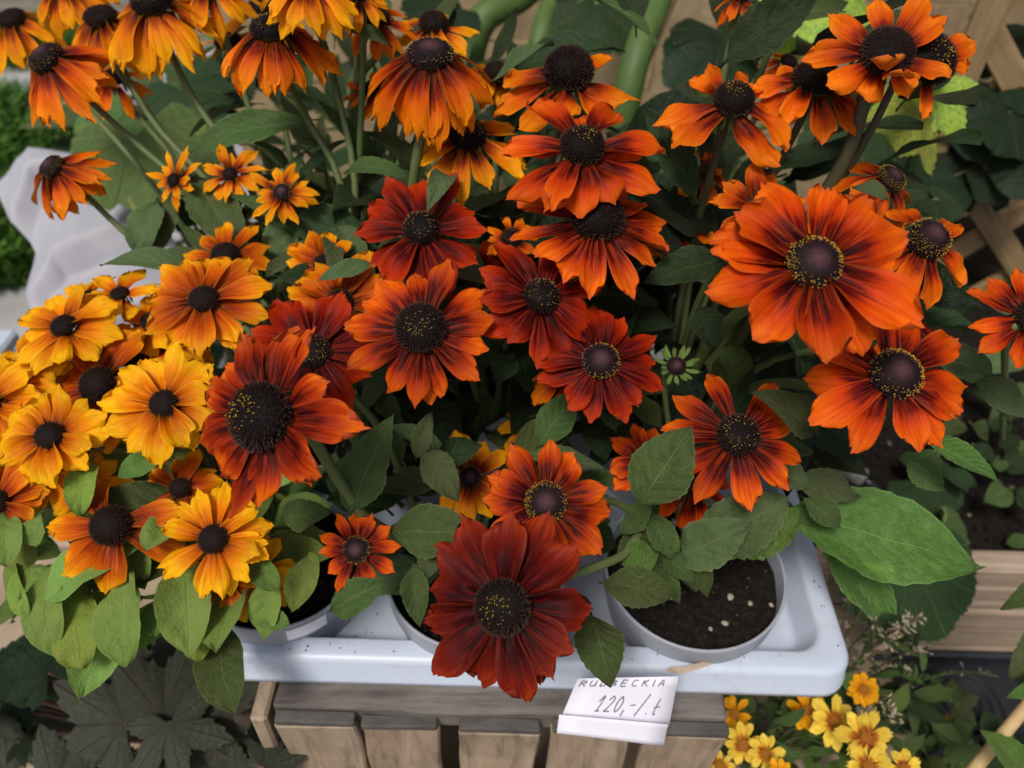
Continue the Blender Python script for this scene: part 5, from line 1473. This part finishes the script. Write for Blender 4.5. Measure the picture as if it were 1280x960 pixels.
palm(ml2, 225, 110, .92, 262, 165, .9, 'dark', lobes=5, depth=.1, teeth=3, tdepth=.05, camw=.8, upw=.5, stem='green', sr=.003, cup=.12)
palm(ml2, 240, 90, .96, 200, 60, .95, 'mid', lobes=5, depth=.1, teeth=3, tdepth=.05, camw=.8, upw=.5, stem='green', sr=.003, cup=.12)
palm(ml2, 190, 150, .92, 230, 210, .88, 'mid', lobes=5, depth=.1, teeth=3, tdepth=.05, camw=.8, upw=.5, stem='green', sr=.003, cup=.12)
palm(ml2, 270, 100, .98, 310, 60, .97, 'dark', lobes=5, depth=.1, teeth=3, tdepth=.05, camw=.8, upw=.5, stem='green', sr=.003, cup=.12)
fill_leaves(ml2, Vector((-.20, .93, 0)), 150, .25, .12, .08, .46, .06, .11, 34, ['mid', 'grey', 'dark', 'dark'], (.2, .36), (-.2, 1.1))
fill_leaves(ml2, Vector((-.36, 1.0, 0)), 40, .22, .14, .05, .42, .07, .13, 33, ['mid', 'grey', 'dark'], (.25, .45))

# ------------------------------------------------------------------ white fleece, feathery plant, pale tray at the side
ft = [P(-6, 232, .98), P(48, 190, 1.0), P(170, 214, 1.0), P(215, 260, .98)]
fb = [P(40, 420, .86), P(90, 430, .84), P(170, 440, .83), P(235, 440, .82)]
ft2 = [P(48, 318, .93), P(84, 300, .93), P(170, 320, .90), P(225, 340, .90)]
vs = []
NA, NB = 70, 60
def poly(pts, n):
    out = []
    for i in range(n):
        u = i / (n - 1) * (len(pts) - 1); k = min(int(u), len(pts) - 2); out.append(pts[k].lerp(pts[k + 1], u - k))
    return out
rowT, rowM, rowB = poly(ft, NA), poly(ft2, NA), poly(fb, NA)
for i in range(NB):
    s = i / (NB - 1)
    for j in range(NA):
        t = j / (NA - 1)
        p = rowT[j].lerp(rowM[j], s * 2) if s < .5 else rowM[j].lerp(rowB[j], s * 2 - 1)
        w_ = t * 1.3 + s * 2.3 + 0.10 * mnoise.noise(Vector((s * 2.0, t * 1.5, 0)))
        fr = w_ % 1.0; tri = fr / .72 if fr < .72 else (1 - fr) / .28
        fold_ = 0.040 * tri * (0.4 + 0.6 * min(1, t * 2.5)) + 0.004 * mnoise.noise(Vector((t * 7, s * 5, 4)))
        vs.append(p - FWD * fold_)
fo_ = wobj('fleece_sheet', vs, grid_faces(NB, NA), M_FLEECE)
sm = fo_.modifiers.new('thickness', 'SOLIDIFY'); sm.thickness = .0012
tag(fo_, 'crumpled white fleece sheet behind the yellow flowers', 'fleece')
M_FERN = simple('feathery_green', (0.045, 0.12, 0.012), (0.10, 0.22, 0.025), 20, .6)
def feather(name, base, rx, ry, h, n, seed, label):
    r_ = random.Random(seed); t = thing(name, base, label, 'plant')
    vs, fs = [], []
    for i in range(n):
        a = r_.random() * 6.28; q = math.sqrt(r_.random())
        p = Vector(base) + Vector((math.cos(a) * rx * q, math.sin(a) * ry * q, r_.random() * h * (1.05 - q * .6)))
        o = Vector((math.cos(a) + r_.uniform(-1, 1), math.sin(a) + r_.uniform(-1, 1), r_.uniform(.2, 1.6))).normalized()
        L = r_.uniform(.02, .06); sd = o.cross(Vector((r_.uniform(-1, 1), r_.uniform(-1, 1), .5))).normalized() * r_.uniform(.0012, .003)
        k = len(vs); vs += [p - sd, p + sd, p + o * L * .6 + sd * .8, p + o * L, p + o * L * .6 - sd * .8]
        fs.append((k, k + 1, k + 2, k + 3, k + 4))
    o = wobj('foliage', vs, fs, M_FERN, t, smooth=False); o['kind'] = 'stuff'
    for i in range(9):
        a = i * .7; top = Vector(base) + Vector((math.cos(a) * rx * .6, math.sin(a) * ry * .6, h * .8))
        v, f, u = tube_geo(spline([Vector(base), Vector(base).lerp(top, .5) + Vector((0, 0, .03)), top], 8), .003, .0015, 6); wobj('stem', v, f, SM['green'], t, u)
feather('feathery_plant', onz(0, 215, .0), .20, .17, .20, 9000, 1, 'bushy feathery bright green plant beyond the white fleece')
feather('feathery_plant', onz(-10, 320, .0), .14, .15, .14, 7000, 2, 'feathery dark green plant beside the white fleece and round pot')
feather('feathery_plant', onz(60, 70, .0), .12, .12, .10, 2500, 3, 'small feathery green clump on the grey paving by the orange flowers')
# round white-rimmed pot and pale tray edge
rc_ = onz(-14, 385, .12)
rpz = thing('round_pot', (rc_.x, rc_.y, 0), 'brown pot with a pale round rim beside the white fleece', 'pot')
M_TERRA = simple('terracotta', (0.20, 0.075, 0.04), (0.28, 0.11, 0.06), 20, .8)
v, f = revolve_along(Vector((rc_.x, rc_.y, 0)), Vector((0, 0, 1)), [(.05, 0), (.068, .10), (.07, .11), (.062, .11), (.06, .09)], 40)
wobj('pot_wall', v, f, M_TERRA, rpz)
v, f = revolve_along(Vector((rc_.x, rc_.y, .1105)), Vector((0, 0, 1)), [(.055, 0), (.066, .001), (.068, .006), (.064, .009), (.056, .008)], 40)
wobj('pale_rim', v, f, M_TRAY, rpz)
ptc = onz(-40, 425, .20)
pe = thing('pale_display_board', (ptc.x, ptc.y, 0), 'pale grey display board edge behind the yellow flowers', 'board')
obj('board_top', box_mesh('board_top', .22, .05, .02, M_TRAY, .004), Matrix.Translation((ptc.x - .06, ptc.y, .19)), pe)
for dx in (-.15, .03):
    obj('board_leg', box_mesh('board_leg', .02, .03, .18, M_TRAY, .003), Matrix.Translation((ptc.x - .06 + dx, ptc.y, .09)), pe)
